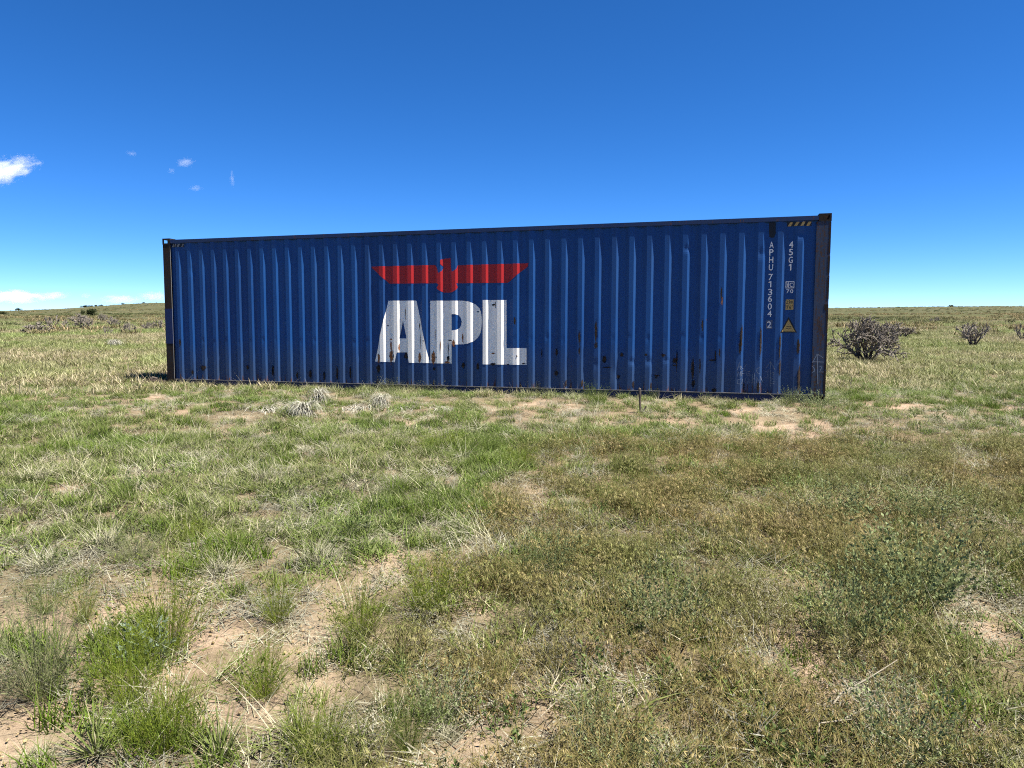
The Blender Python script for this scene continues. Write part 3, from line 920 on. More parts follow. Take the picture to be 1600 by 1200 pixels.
# ================================================================== SCATTERED SWARD (uncountable: grass, thatch, clods)
def proto(name, vfc, mat='grass'):
    me = bpy.data.meshes.new(name)
    v, f, c = vfc
    me.from_pydata([tuple(p) for p in v], [], f)
    me.materials.append(MAT[mat])
    at = me.attributes.new('col', 'FLOAT_COLOR', 'POINT')
    at.data.foreach_set('color', np.c_[np.asarray(c, float), np.ones(len(c))].astype(np.float32).ravel())
    me.update()
    return bpy.data.objects.new(name, me)     # source shape for the scatter, not placed itself

def scatter(name, P, rot, scl, vid, tint, protos, label):
    me = bpy.data.meshes.new(name)
    n = len(P)
    me.vertices.add(n); me.vertices.foreach_set('co', P.astype(np.float32).ravel())
    def att(nm, ty, key, arr):
        a = me.attributes.new(nm, ty, 'POINT'); a.data.foreach_set(key, arr.ravel())
    att('rot', 'FLOAT_VECTOR', 'vector', rot.astype(np.float32))
    att('scl', 'FLOAT_VECTOR', 'vector', scl.astype(np.float32))
    att('vid', 'INT', 'value', vid.astype(np.int32))
    att('tint', 'FLOAT_COLOR', 'color', np.c_[tint, np.ones(n)].astype(np.float32))
    me.update()
    o = link(bpy.data.objects.new(name, me))
    ng = bpy.data.node_groups.new(name, 'GeometryNodeTree')
    ng.interface.new_socket('Geometry', in_out='INPUT', socket_type='NodeSocketGeometry')
    ng.interface.new_socket('Geometry', in_out='OUTPUT', socket_type='NodeSocketGeometry')
    gi = ng.nodes.new('NodeGroupInput'); go = ng.nodes.new('NodeGroupOutput')
    g2i = ng.nodes.new('GeometryNodeGeometryToInstance')
    for p in reversed(protos):
        oi = ng.nodes.new('GeometryNodeObjectInfo')
        oi.inputs['Object'].default_value = p
        oi.transform_space = 'ORIGINAL'
        ng.links.new(oi.outputs['Geometry'], g2i.inputs[0])
    iop = ng.nodes.new('GeometryNodeInstanceOnPoints')
    def named(nm, ty):
        a = ng.nodes.new('GeometryNodeInputNamedAttribute'); a.data_type = ty; a.inputs['Name'].default_value = nm
        return a.outputs[0]
    e2r = ng.nodes.new('FunctionNodeEulerToRotation')
    ng.links.new(named('rot', 'FLOAT_VECTOR'), e2r.inputs[0])
    ng.links.new(e2r.outputs[0], iop.inputs['Rotation'])
    ng.links.new(named('scl', 'FLOAT_VECTOR'), iop.inputs['Scale'])
    ng.links.new(named('vid', 'INT'), iop.inputs['Instance Index'])
    iop.inputs['Pick Instance'].default_value = True
    ng.links.new(gi.outputs[0], iop.inputs['Points'])
    ng.links.new(g2i.outputs[0], iop.inputs['Instance'])
    ng.links.new(iop.outputs[0], go.inputs[0])
    md = o.modifiers.new('scatter', 'NODES'); md.node_group = ng
    tag(o, label, kind='stuff')
    return o

def field(seed, zones, keep):
    """random ground points: zones = (r0, r1, per square metre, half angle); keep(x, y) = probability"""
    g = np.random.default_rng(seed)
    X = []; Y = []
    for r0, r1, dens, half in zones:
        ha = math.radians(half)
        n = int(dens * ha * (r1 * r1 - r0 * r0))
        r = np.sqrt(g.uniform(r0 * r0, r1 * r1, n)); a = g.uniform(-ha, ha, n)
        X.append(r * np.sin(a)); Y.append(r * np.cos(a))
    x = np.concatenate(X); y = np.concatenate(Y)
    u = (x - ORG.x) * AX_U.x + (y - ORG.y) * AX_U.y; v = (x - ORG.x) * AX_Y.x + (y - ORG.y) * AX_Y.y
    p = keep(x, y) * ~((u > -.02) & (u < 12.22) & (v > .0) & (v < 2.46))
    k = g.uniform(size=len(x)) < p
    x, y = x[k], y[k]
    return x, y, g

def put(name, seed, zones, keep, protos, tintf, s0, s1, label, tilt=.12, grow=0.0, sink=.004):
    x, y, g = field(seed, zones, keep)
    n = len(x)
    z = height(x, y) - sink
    rot = np.c_[g.normal(0, tilt, n), g.normal(0, tilt, n), g.uniform(0, 2 * math.pi, n)]
    r = np.hypot(x, y)
    s = g.uniform(s0, s1, n) * (1 + grow * sstep(10, 90, r))
    scl = np.c_[s, s, s * g.uniform(.8, 1.15, n)]
    vid = g.integers(0, len(protos), n)
    t = tintf(x, y, g)
    scatter(name, np.c_[x, y, z], rot, scl, vid, t, protos, label)
    return n

rg = np.random.default_rng(11)
GRAMA = [proto('grama_clump', blades(rg, 100, .115, .05, .14, .0022, .1, .9, .45, (.110, .165, .034), (.195, .250, .064), (.52, .48, .37), .17, .36)) for _ in range(7)]
MAT_ = [proto('thatch_clump', blades(rg, 80, .14, .05, .15, .0017, .95, 1.5, .22, (.37, .335, .265), (.48, .445, .37), (.62, .585, .51), .5, .3)) for _ in range(6)]
FRESH = [proto('green_tuft', blades(rg, 80, .085, .09, .20, .0020, .05, .6, .28, (.105, .180, .020), (.180, .250, .040), (.36, .34, .18), .08, .25)) for _ in range(5)]
BROME = [proto('brome_clump', brome(rg, 40, .15, .12, .26)) for _ in range(8)]
STRAW = [proto('straw_clump', blades(rg, 11, .06, .18, .52, .0014, .15, 1.15, .40, (.52, .475, .34), (.66, .61, .47), (.74, .70, .58), .6, .2, (0, .25, .5, .75, 1.0))) for _ in range(6)]
FORB = []
for _ in range(5):
    st_, lf_ = leafy(rg, 9, .08, .10, .020, (.125, .155, .060), (.200, .230, .100), .9, 8)
    nv = len(st_.v)
    FORB.append(proto('forb', (st_.v + lf_.v, st_.f + [tuple(i + nv for i in q) for q in lf_.f], st_.c + lf_.c)))
FARG = [proto('far_clump', blades(rg, 60, .30, .08, .26, .006, .05, .8, .4, (.150, .165, .060), (.225, .230, .095), (.52, .48, .33), .45, .6)) for _ in range(6)]
def pebble(rg):
    bm = bmesh.new(); bmesh.ops.create_icosphere(bm, subdivisions=1, radius=.012)
    for v_ in bm.verts: v_.co *= rg.uniform(.7, 1.2); v_.co.z *= .65
    bm.verts.index_update()
    v = [tuple(q.co) for q in bm.verts]; f = [tuple(q.index for q in fc.verts) for fc in bm.faces]
    bm.free()
    return v, f, [(.54, .41, .29)] * len(v)
CLOD = [proto('clod', pebble(rg)) for _ in range(4)]

def tintmix(lo, hi, sc, seed, jit=.18):
    def f(x, y, g):
        n = sstep(.32, .68, fbm(x / sc, y / sc, seed, 3))[:, None]
        t = np.array(lo)[None] * (1 - n) + np.array(hi)[None] * n
        return np.clip(t * g.uniform(1 - jit, 1 + jit, (len(x), 1)), 0, 3)
    return f

def bottomleft(x, y):   # the loose sandy corner by the photographer's left foot
    return sstep(.2, -.5, x + .25 * (y - 3.2)) * (1 - sstep(3.6, 4.8, y))
def strip(x, y): return sstep(7.8, 9.2, y + .27 * x) * (1 - sstep(12.0, 12.6, y + .27 * x))
def green_patch(x, y): return sstep(.42, .62, fbm(x / .75, y / .75, 101, 3))

N = {}
N['grama'] = put('short_grass', 1, [(1.3, 5, 105, 56), (5, 9, 75, 43), (9, 17, 38, 43), (17, 42, 7, 44)],
    lambda x, y: (1 - .97 * soil(x, y)) * (1 - .74 * cheat(x, y)) * (1 - .85 * bottomleft(x, y)) * (1 - .50 * strip(x, y)) * (.50 + .50 * green_patch(x, y)),
    GRAMA, tintmix((1.12, 1.04, 1.1), (.88, 1.0, .72), 1.1, 111), .75, 1.35, 'short curly green and straw prairie grass', .15, .5)
N['thatch'] = put('dry_thatch', 2, [(1.3, 5, 82, 56), (5, 9, 50, 43), (9, 17, 20, 43), (17, 30, 3, 44)],
    lambda x, y: (1 - .93 * soil(x, y)) * (1 - .50 * bottomleft(x, y)) * (.55 + .45 * (1 - green_patch(x, y))) * (1 - .40 * cheat(x, y)),
    MAT_, tintmix((.66, .66, .72), (.90, .88, .90), .6, 113), .7, 1.3, 'grey dry grass litter lying on the ground', .2, .3)
N['fresh'] = put('fresh_grass', 3, [(1.3, 5, 45, 56), (5, 9, 41, 43), (9, 17, 17, 43), (17, 42, 3, 44)],
    lambda x, y: (1 - .95 * soil(x, y)) * sstep(.50, .66, fbm(x / .6, y / .6, 121, 3)) * (1 - .75 * cheat(x, y)) * (1 - .6 * strip(x, y)),
    FRESH, tintmix((1.0, .95, 1.2), (1.0, 1.05, .9), .9, 115), .7, 1.2, 'fresh green grass tufts in the sward', .12, .4)
N['brome'] = put('drooping_brome', 4, [(1.3, 5, 80, 56), (5, 9.5, 52, 44)],
    lambda x, y: (1 - .93 * soil(x, y)) * cheat(x, y) * (.30 + .70 * sstep(.34, .62, fbm(x / .28, y / .28, 131))) * (.75 + .25 * sstep(2.8, 4.2, y)),
    BROME, tintmix((1.12, .96, .82), (.88, .93, .70), .8, 117), .75, 1.2, 'brownish drooping brome grass with nodding seed heads', .15)
N['straw'] = put('straw_stalks', 5, [(1.3, 5, 18, 56), (5, 9, 16, 43), (9, 17, 7, 43), (17, 42, 2.0, 44)],
    lambda x, y: (1 - .7 * soil(x, y)) * sstep(.40, .70, fbm(x / .9, y / .9, 141, 3)) * (1 - .45 * cheat(x, y)),
    STRAW, tintmix((.92, .92, .95), (1.06, 1.04, 1.0), 1.0, 119), .55, 1.05, 'long pale straw stalks among the grass', .25)
def fringe(x, y):
    u = (x - ORG.x) * AX_U.x + (y - ORG.y) * AX_U.y; v = (x - ORG.x) * AX_Y.x + (y - ORG.y) * AX_Y.y
    return (u > -.2) * (u < 12.3) * (v < -.03) * (v > -.45) * (.25 + .75 * sstep(.40, .58, fbm(u / .45, v / .6, 171, 3)))
FRINGE = [proto('fringe_clump', blades(rg, 60, .10, .08, .24, .0022, .05, .9, .40, (.150, .180, .055), (.24, .26, .10), (.56, .51, .38), .5, .5)) for _ in range(6)]
N['fringe'] = put('rail_grass', 10, [(9, 17, 26, 40)], fringe, FRINGE, tintmix((1.1, 1.05, 1.05), (.9, 1.0, .8), .8, 131), .6, 1.15, "ragged grass fringe along the container's bottom rail", .15)
N['forb'] = put('low_forbs', 6, [(1.3, 5, 40, 56), (5, 9, 14, 43), (9, 13, 5, 43)],
    lambda x, y: (1 - .8 * soil(x, y)) * sstep(.50, .64, fbm(x / .5, y / .5, 151, 3)),
    FORB, tintmix((1.0, 1.0, 1.05), (.9, 1.05, .9), .7, 123), .6, 1.25, 'small grey green leafy weeds in the grass', .2)
N['far'] = put('distant_grass', 7, [(14, 30, 9, 46), (30, 60, 5, 46), (60, 150, 1.3, 46)],
    lambda x, y: .9 + 0 * x,
    FARG, tintmix((1.22, 1.10, 1.25), (.82, 1.0, .70), 7.0, 125, .25), .6, 1.15, 'taller mixed grass of the plain beyond', .1, .5)
SHRUB = [proto('far_shrub', blades(rg, 70, .45, .15, .50, .022, .1, 1.0, .35, (.085, .100, .045), (.15, .16, .075), (.34, .30, .20), .35, .35)) for _ in range(5)]
N['shrub'] = put('far_shrubs', 9, [(45, 120, .10, 46), (120, 320, .10, 46), (320, 900, .016, 46)], lambda x, y: sstep(.30, .62, fbm(x / 45., y / 45., 161, 4)),
    SHRUB, tintmix((1.5, 1.25, 1.3), (.75, .85, .75), 30., 129, .35), .5, 1.5, 'low scrub speckling the far plain and ridge', .1, .4)
N['clod'] = put('soil_clods', 8, [(1.3, 5, 420, 56), (5, 10, 80, 43)],
    lambda x, y: sstep(.3, .8, soil(x, y)) * .8, CLOD, tintmix((.8, .8, .8), (1.1, 1.05, 1.0), .3, 127, .3), .12, .8, 'crumbs of sandy soil on the bare patches', .4, 0, 0.0)
print('SCATTER', N)

# ================================================================== PLANTS THAT STAND OUT, EACH A THING
def plant_from(meshes, name, px, py, wpx, hpx, label, cat, group=None, parts=('stems', 'leaves'), seed=0, base=(.3, .3)):
    """stand a plant at the ground seen at (px, py); its width and height are given as seen"""
    g_ = gp(px, py)
    d = math.sqrt(g_[0] ** 2 + g_[1] ** 2 + (EYE - g_[2]) ** 2)
    w = wpx * d / 1110.0 / 2; h = hpx * d / 1110.0
    pitch_ = math.atan2(EYE - g_[2], math.hypot(g_[0], g_[1]))
    h = h / max(.45, math.cos(pitch_)) * .9
    e = empty(name, (g_[0], g_[1], g_[2] - .004), random.uniform(0, 6.28), (w / base[0], w / base[0], h / base[1]))
    for me, p in zip(meshes, parts):
        link(bpy.data.objects.new(p, me), e)
    tag(e, label, cat, group)
    return e

def part_meshes(builders):
    out_ = []
    for nm, mb in builders:
        me = bpy.data.meshes.new(nm)
        me.from_pydata([tuple(p) for p in mb.v], [], mb.f)
        me.materials.append(MAT['leaf'])
        at = me.attributes.new('col', 'FLOAT_COLOR', 'POINT')
        at.data.foreach_set('color', np.c_[np.asarray(mb.c, float), np.ones(len(mb.c))].astype(np.float32).ravel())
        me.update(); out_.append(me)
    return out_

def feathery(seed, c0=(.165, .220, .024), c1=(.275, .325, .055)):
    g = np.random.default_rng(seed)
    st, lf = leafy(g, 210, .30, .30, .034, c0, c1, .95, 13, .09)
    return part_meshes([('stems', st), ('leaves', lf)])
def forbs(seed, c0=(.165, .205, .095), c1=(.31, .35, .19)):
    g = np.random.default_rng(seed)
    st, lf = leafy(g, 110, .30, .30, .022, c0, c1, .95, 17, .50)
    return part_meshes([('stems', st), ('leaves', lf)])
def tuft(seed, green=True):
    g = np.random.default_rng(seed)
    a, b = MB(), MB()
    if green:
        a.add(*blades(g, 60, .05, .22, .42, .0045, .35, 1.25, .12, (.150, .200, .055), (.240, .280, .095), (.46, .42, .27), .05, .35))
        b.add(*blades(g, 30, .06, .12, .34, .0035, .4, 1.35, .2, (.42, .38, .28), (.52, .48, .36), (.56, .50, .40), .6, .3))
    else:
        a.add(*blades(g, 190, .10, .12, .36, .0022, .1, 1.25, .38, (.36, .33, .26), (.50, .46, .36), (.60, .56, .46), .5, .3))
        b.add(*blades(g, 40, .10, .10, .28, .0022, .1, .9, .2, (.12, .15, .05), (.19, .21, .08), (.42, .38, .26), .1, .4))
    return part_meshes([('green_blades' if green else 'dry_blades', a), ('dry_blades' if green else 'green_blades', b)])
FE = [feathery(s) for s in (1, 2, 3)]
FE_D = [feathery(s, (.120, .175, .034), (.200, .250, .065)) for s in (4, 5)]
FE_G = [feathery(6, (.230, .245, .130), (.370, .370, .225))]
FO = [forbs(s) for s in (11, 12, 13)]
FO_P = [forbs(14, (.20, .25, .12), (.36, .40, .23))]
TU = [tuft(s) for s in (21, 22, 23)]
TD = [tuft(s, False) for s in (31, 32, 33)]
THI = [part_meshes(list(zip(('stems', 'leaves'), leafy(np.random.default_rng(41), 26, .30, .30, .11, (.24, .31, .27), (.38, .45, .40), .95, 7, .36))))]

GF = 'feathery green bushes in the grass'
for i, (px, py, w, h, lab, ms) in enumerate([
    (262, 1018, 130, 105, 'bushy bright green plant just behind the pale blue thistle', FE[0]),
    (200, 1106, 92, 96, 'bright green feathery bush just in front of the pale blue thistle', FE[1]),
    (262, 1172, 120, 104, 'bright green feathery bush between the two coarse grass tufts at the bottom left', FE[2]),
    (414, 1090, 88, 72, 'round bright green bush alone beside the sandy path', FE[0]),
    (500, 1192, 104, 84, 'yellow green bush at the bottom edge right of the coarse grass tufts', FE[1]),
    (560, 996, 100, 84, 'green feathery bush on the right bank of the sandy path', FE[2]),
    (678, 952, 118, 76, 'bright green bush right of the small bare patch in mid foreground', FE[0]),
    (637, 1178, 84, 92, 'darker green bush at the bottom edge left of centre', FE_D[0]),
    (690, 704, 78, 34, 'wide low green bush in mid-distance in front of the letter L', FE[1]),
    (764, 708, 44, 34, 'round dark green bush in mid-distance in front of the letter L', FE_D[1]),
    (814, 728, 56, 32, 'yellow green bush in mid-distance right of the round dark green one', FE[2]),
    (432, 972, 74, 62, 'thin green bush left of the sandy path behind the round one', FE[1]),
    (130, 972, 46, 60, 'small yellow green bush standing on bare sand at the left', FE[2]),
    (72, 958, 62, 46, 'small dark green bush on bare sand near the left edge', FE_D[1]),
    (300, 845, 60, 30, 'low bright green bush among dry tufts at the left', FE[0]),
    (815, 900, 60, 40, 'small green bush at the edge of the brown grass in the middle', FE_D[0]),
    (610, 780, 60, 34, 'green clump in mid-distance left of centre', FE_D[1])]):
    plant_from(ms, 'green_bush', px, py, w, h, lab, 'bush', GF)
for px, py, w, h, lab in [(62, 1090, 130, 120, 'grey green wispy bush at the left edge of the foreground'), (215, 880, 70, 40, 'grey green wispy bush among the dry tufts at the left')]:
    plant_from(FE_G[0], 'grey_bush', px, py, w, h, lab, 'bush')
for i, (px, py, w, h, lab, ms) in enumerate([
    (1040, 988, 112, 84, 'dark green leafy weed in the brown grass, nearest the picture centre', FO[0]),
    (1330, 1008, 118, 92, 'large dark green leafy weed left of a bare sandy patch at the right', FO[1]),
    (1438, 940, 165, 92, 'widest dark green leafy weed, behind the bare sandy patch at the right', FO[2]),
    (862, 898, 80, 58, 'dark leafy weed at the border of the brown grass', FO[0]),
    (920, 1152, 66, 54, 'small leafy weed on sand near the bottom centre', FO[1]),
    (960, 1196, 120, 54, 'leafy weed cut by the bottom edge at centre', FO_P[0]),
    (692, 1122, 96, 56, 'pale leafy weed behind the grey mat of dry stems', FO_P[0]),
    (1405, 1190, 130, 84, 'leafy weed beneath the fallen pale twigs at the bottom right', FO_P[0]),
    (1310, 812, 110, 46, 'leafy weed in the brown grass farther off at the right', FO[2]),
    (1450, 815, 90, 42, 'farthest leafy weed at the right in the brown grass', FO[1])]):
    plant_from(ms, 'leafy_weed', px, py, w, h, lab, 'weed', 'leafy weeds in the grass')
plant_from(THI[0], 'thistle', 232, 1026, 62, 34, 'pale blue green thistle between bright green bushes', 'thistle')
for px, py, w, h, lab, ms in [(150, 1178, 118, 84, 'coarse green grass tuft at the bottom left on bare sand', TU[0]), (345, 1186, 120, 96, 'coarse green grass tuft at the bottom edge below the sandy path', TU[1]), (470, 1160, 90, 84, 'coarse grass tuft right of the sandy path near the bottom edge', TU[2]), (428, 922, 40, 44, 'small upright dark green grass tuft at the head of the sandy path', TU[0])]:
    plant_from(ms, 'grass_tuft', px, py, w, h, lab, 'grass tuft', 'coarse grass tufts', ('green_blades', 'dry_blades'), base=(.3, .36))
for px, py, w, h, lab, ms in [(165, 856, 100, 66, 'tall dry bunchgrass tuft at the left with arching pale blades', TD[0]), (345, 896, 100, 56, 'rounded dry bunchgrass tuft left of the small bare patch', TD[1]), (492, 884, 110, 70, 'dry bunchgrass tuft just left of the small bare patch', TD[2]), (60, 752, 100, 40, 'dry bunchgrass tuft near the left edge in mid-distance', TD[0]),
                              (700, 1150, 84, 30, 'grey mat of dry stems beside a bare patch near the bottom', TD[1]), (70, 890, 90, 44, 'grey dry bunchgrass tuft at the left edge', TD[2]), (410, 752, 90, 40, 'tangled dry tuft in mid-distance below the white letters', TD[1]), (630, 760, 70, 36, 'low dry tuft in mid-distance left of the round bush', TD[2]), (60, 1185, 90, 30, 'flat mat of dead grass on sand in the bottom left corner', TD[0]), (1060, 1195, 150, 60, 'bleached dry tuft at the bottom edge right of centre', TD[1]), (890, 790, 80, 30, 'dry tuft at the far border of the brown grass', TD[0])]:
    plant_from(ms, 'dry_tuft', px, py, w, h, lab, 'grass tuft', 'dry bunchgrass tufts', ('dry_blades', 'green_blades'), base=(.3, .33))
# weeds against the container's foot
for px, py, w, h, lab, ms in [(1278, 636, 62, 20, 'bright green weed at the foot of the right corner post', FO[0]), (1236, 632, 26, 22, 'small weed against the bottom rail left of the right corner', FO[1]), (930, 630, 40, 26, 'bushy weed against the bottom rail left of the wooden stake', FE_D[0]), (1020, 624, 20, 14, 'small leafy weed just right of the wooden stake', FO[2]), (612, 612, 40, 20, 'thin brownish weed against the container under the letter A', FE_G[0]), (680, 612, 60, 16, 'thin brownish weed against the container under the letter P', FE_G[0]), (840, 618, 36, 20, 'grey weed against the bottom rail right of the letter L', FE_G[0])]:
    plant_from(ms, 'rail_weed', px, py, w, h, lab, 'weed', "weeds at the container's foot")
plant_from(TD[1], 'dry_tuft', 1126, 634, 42, 18, 'yellowish dry tuft at the container foot right of the stake', 'grass tuft', 'dry bunchgrass tufts', ('dry_blades', 'green_blades'), base=(.3, .33))

# ------------------------------------------------------------------ dead yucca heads: domes of drooped grey straps
def yucca_mesh(seed, n=240, mat=False):
    g = np.random.default_rng(seed)
    lf = MB()
    for _ in range(n):
        a = (g.uniform(0, 2 * math.pi) if g.uniform() < .55 else g.normal(seed * 1.7, .8)); el0 = g.uniform(-.1, 1.5 if not mat else .35)
        l = g.uniform(.26, .40); w = g.uniform(.0045, .0085)
        d = np.array([math.cos(a), math.sin(a)])
        o_ = g.normal(0, .03 if not mat else .13, 2)
        p = np.array([d[0] * .03 + o_[0], d[1] * .03 + o_[1], (.12 if not mat else .05) + .06 * math.sin(el0) + g.uniform(0, .04)])
        el = el0
        t = np.array([-d[1], d[0], 0])
        v = []; c = []
        cc = lerp(np.array([.34, .31, .30]), np.array([.80, .76, .76]), g.uniform() ** 1.3)
        for k in range(5):
            wk = w * (1 - k / 4.6)
            v += [p - t * wk, p + t * wk]; c += [cc * (.9 + .05 * k)] * 2
            el -= g.uniform(.42, .75)
            el = max(el, -1.2)
            p = p + np.array([d[0] * math.cos(el), d[1] * math.cos(el), math.sin(el)]) * l / 4
            p[2] = max(p[2], .006)
        lf.add(v, [(2 * k, 2 * k + 1, 2 * k + 3, 2 * k + 2) for k in range(4)], c)
    core = MB()
    cs = .45 if mat else 1.0
    bm = bmesh.new(); bmesh.ops.create_icosphere(bm, subdivisions=2, radius=.10)
    for v_ in bm.verts: v_.co = (v_.co.x * 1.2 * cs, v_.co.y * 1.2 * cs, max(0, (v_.co.z * 1.2 + .04) * cs))
    bm.verts.index_update()
    core.add([tuple(q.co) for q in bm.verts], [tuple(q.index for q in fc.verts) for fc in bm.faces], [(.09, .07, .055)] * len(bm.verts)); bm.free()
    return part_meshes([('leaves', lf), ('stump', core)])
YU = [yucca_mesh(s) for s in (1, 2, 3)]
YM = [yucca_mesh(s, 130, True) for s in (4, 5, 6)]
for px, py, w, h, lab, ms in [(477, 651, 56, 18, 'nearest dead yucca, a grey dome of drooped leaves left of the letter A', YU[0]), (498, 630, 40, 17, 'dead yucca head standing behind the nearest grey dome', YU[1]), (596, 636, 38, 15, 'rounded dead yucca directly under the letter A', YU[2]), (562, 639, 56, 15, 'flattened dead yucca mat left of the rounded one under the A', YM[0]), (627, 640, 44, 13, 'low broken dead yucca right of the rounded one', YM[1]), (688, 641, 42, 14, 'small dark dead yucca under the letter P', YM[2]), (430, 641, 58, 14, 'leftmost sunken dead yucca, half overgrown with grass', YM[1]),
                              (180, 541, 24, 7, 'pale dead yucca on the plain left of the container', YU[2])]:
    plant_from(ms, 'dead_yucca', px, py, w * 1.1, h * 1.15, lab, 'yucca', 'dead yuccas', ('leaves', 'stump'), base=(.30, .22))

# ------------------------------------------------------------------ cholla cactus
def tube(mb, p0, p1, r0, r1, n=6, g=None, knobs=True):
    d = p1 - p0; l = np.linalg.norm(d)
    if l < 1e-5: return
    d = d / l
    a = np.cross(d, [0.3, .2, .93]); a /= np.linalg.norm(a) + 1e-9
    b = np.cross(d, a)
    k = max(2, int(l / .035) + 1) if knobs else 2
    v = []
    for i in range(k):
        s = i / (k - 1)
        r = (r0 + (r1 - r0) * s) * ((1.0 + (.22 if i % 2 else -.12)) if knobs else 1)
        for j in range(n):
            an = 2 * math.pi * (j + (.5 if i % 2 else 0)) / n
            v.append(p0 + d * l * s + (a * math.cos(an) + b * math.sin(an)) * r)
    v.append(p1 + d * r1 * .9)
    f = [(i * n + j, i * n + (j + 1) % n, (i + 1) * n + (j + 1) % n, (i + 1) * n + j) for i in range(k - 1) for j in range(n)]
    f += [((k - 1) * n + j, (k - 1) * n + (j + 1) % n, k * n) for j in range(n)]
    mb.add(v, f)

def cholla_meshes(seed, nstem, spread, hgt, depth_=4, r=.028):
    g = np.random.default_rng(seed)
    trunk, br = MB(), MB()
    def grow(p, d, l, rad, lev):
        # a limb of two bent joints, then forks
        for q in range(2):
            dd = d + g.normal(0, .16, 3) + np.array([0, 0, .08]); dd /= np.linalg.norm(dd)
            e = p + dd * l * .5
            e[2] = max(e[2], .05)
            tube(trunk if lev == 0 else br, p, e, rad, rad * .93, 6)
            p, d = e, dd
            if lev >= 1 and g.uniform() < .75:
                sd_ = dd + g.normal(0, .8, 3); sd_ /= np.linalg.norm(sd_)
                tube(br, p, p + sd_ * g.uniform(.07, .17), rad * .72, rad * .6, 6)
            rad *= .94
        if lev < depth_:
            for q in range(int(g.integers(2, 4))):
                dd = d + g.normal(0, .52, 3) + np.array([0, 0, .12]); dd /= np.linalg.norm(dd)
                grow(p, dd, l * g.uniform(.62, .88), rad * .9, lev + 1)
    for k in range(nstem):
        a = 2 * math.pi * (k + g.uniform(-.3, .3)) / nstem
        el = g.uniform(.25, 1.0) * spread
        d = np.array([math.cos(a) * math.sin(el), math.sin(a) * math.sin(el), math.cos(el)])
        grow(np.array([math.cos(a) * .06, math.sin(a) * .06, -.03]), d, hgt * g.uniform(.30, .40), r * 1.15, 0)
    allv = np.array(trunk.v + br.v)
    w = np.percentile(np.hypot(allv[:, 0], allv[:, 1]), 88); h = np.percentile(allv[:, 2], 99)
    out_ = []
    for nm, mb in (('trunk', trunk), ('branches', br)):
        me = bpy.data.meshes.new(nm); me.from_pydata([tuple(p) for p in mb.v], [], mb.f)
        me.materials.append(MAT['cholla_spiny' if nm == 'branches' else 'cholla_live']); me.update(); out_.append(me)
    return out_, (w, h)
CH_BIG = cholla_meshes(3, 15, 1.25, 1.3, 4, .029)
CH_MID = cholla_meshes(4, 6, .8, 1.0, 3, .03)
CH_SM = [cholla_meshes(s, 5, .9, .9, 3, .032) for s in (5, 7)]
def cholla(src, px, py, w, h, lab):
    plant_from(src[0], 'cholla_cactus', px, py, w, h, lab, 'cactus', 'cholla cacti on the plain', ('trunk', 'branches'), base=src[1])
cholla(CH_BIG, 1354, 566, 82, 66, 'largest cholla cactus, a wide branching bush right of the container')
cholla(CH_SM[0], 1406, 528, 34, 22, 'cholla partly hidden behind the right side of the largest cholla')
cholla(CH_MID, 1520, 541, 36, 33, 'upright dark cholla standing alone near the right edge')
cholla(CH_SM[1], 1598, 533, 22, 26, 'cholla cut by the right edge of the picture')
cholla(CH_SM[0], 1462, 505, 14, 9, 'tiny far cholla between the largest and the upright one')
for src, px, py, w, h, lab in [(CH_SM[0], 62, 523, 34, 18, 'nearest left cholla, front of the sprawling pair at the far left'), (CH_SM[1], 84, 515, 30, 20, 'taller cholla right behind the front one of the left pair'), (CH_SM[0], 122, 505, 22, 14, 'far cholla below the round juniper on the left plain'), (CH_MID, 134, 515, 22, 20, 'cholla in front of the far one below the juniper'),
                               (CH_SM[1], 167, 523, 14, 13, 'small round cholla alone in the left middle'), (CH_SM[0], 175, 510, 16, 14, 'slim cholla behind the small round one on the left plain'), (CH_MID, 201, 521, 18, 16, 'small cholla midway between the juniper and the container'), (CH_SM[1], 248, 515, 24, 16, 'cholla next to the left end of the container'), (CH_MID, 160, 503, 12, 12, 'faint far cholla right of the juniper'), (CH_SM[0], 230, 516, 12, 12, 'sparse low cholla left of the one at the container end')]:
    cholla(src, px, py, w, h, lab)

# ------------------------------------------------------------------ junipers far off
def juniper_mesh(seed, n=1500):
    g = np.random.default_rng(seed)
    cr = MB(); tr = MB()
    lobes = [(g.normal(0, .45), g.normal(0, .45), g.uniform(.35, .9), g.uniform(.35, .6)) for _ in range(9)]
    for _ in range(n):
        lx, ly, lz, lr = lobes[g.integers(0, 9)]
        d = g.normal(0, 1, 3); d /= np.linalg.norm(d)
        p = np.array([lx, ly, lz]) + d * lr * g.uniform(.6, 1.05)
        if p[2] < .04: continue
        t = g.normal(0, 1, 3); t /= np.linalg.norm(t); b = np.cross(t, d); b /= np.linalg.norm(b) + 1e-9
        s = g.uniform(.05, .11)
        cc = lerp(np.array([.030, .042, .018]), np.array([.065, .080, .035]), g.uniform())
        cr.add([p - t * s, p - b * s * .6, p + t * s, p + b * s * .6], [(0, 1, 2, 3)], [cc] * 4)
    tube(tr, np.array([0, 0, -.05]), np.array([.05, .02, .5]), .09, .06, 7, knobs=False)
    for a in (0.5, 2.6, 4.6): tube(tr, np.array([.02, 0, .15]), np.array([math.cos(a) * .4, math.sin(a) * .4, .6]), .05, .025, 5, knobs=False)
    cm = part_meshes([('crown', cr)])[0]
    tm = bpy.data.meshes.new('trunk'); tm.from_pydata([tuple(p) for p in tr.v], [], tr.f); tm.materials.append(MAT['juniper_bark'])
    return [tm, cm]
JU = [juniper_mesh(s) for s in (1, 2)]
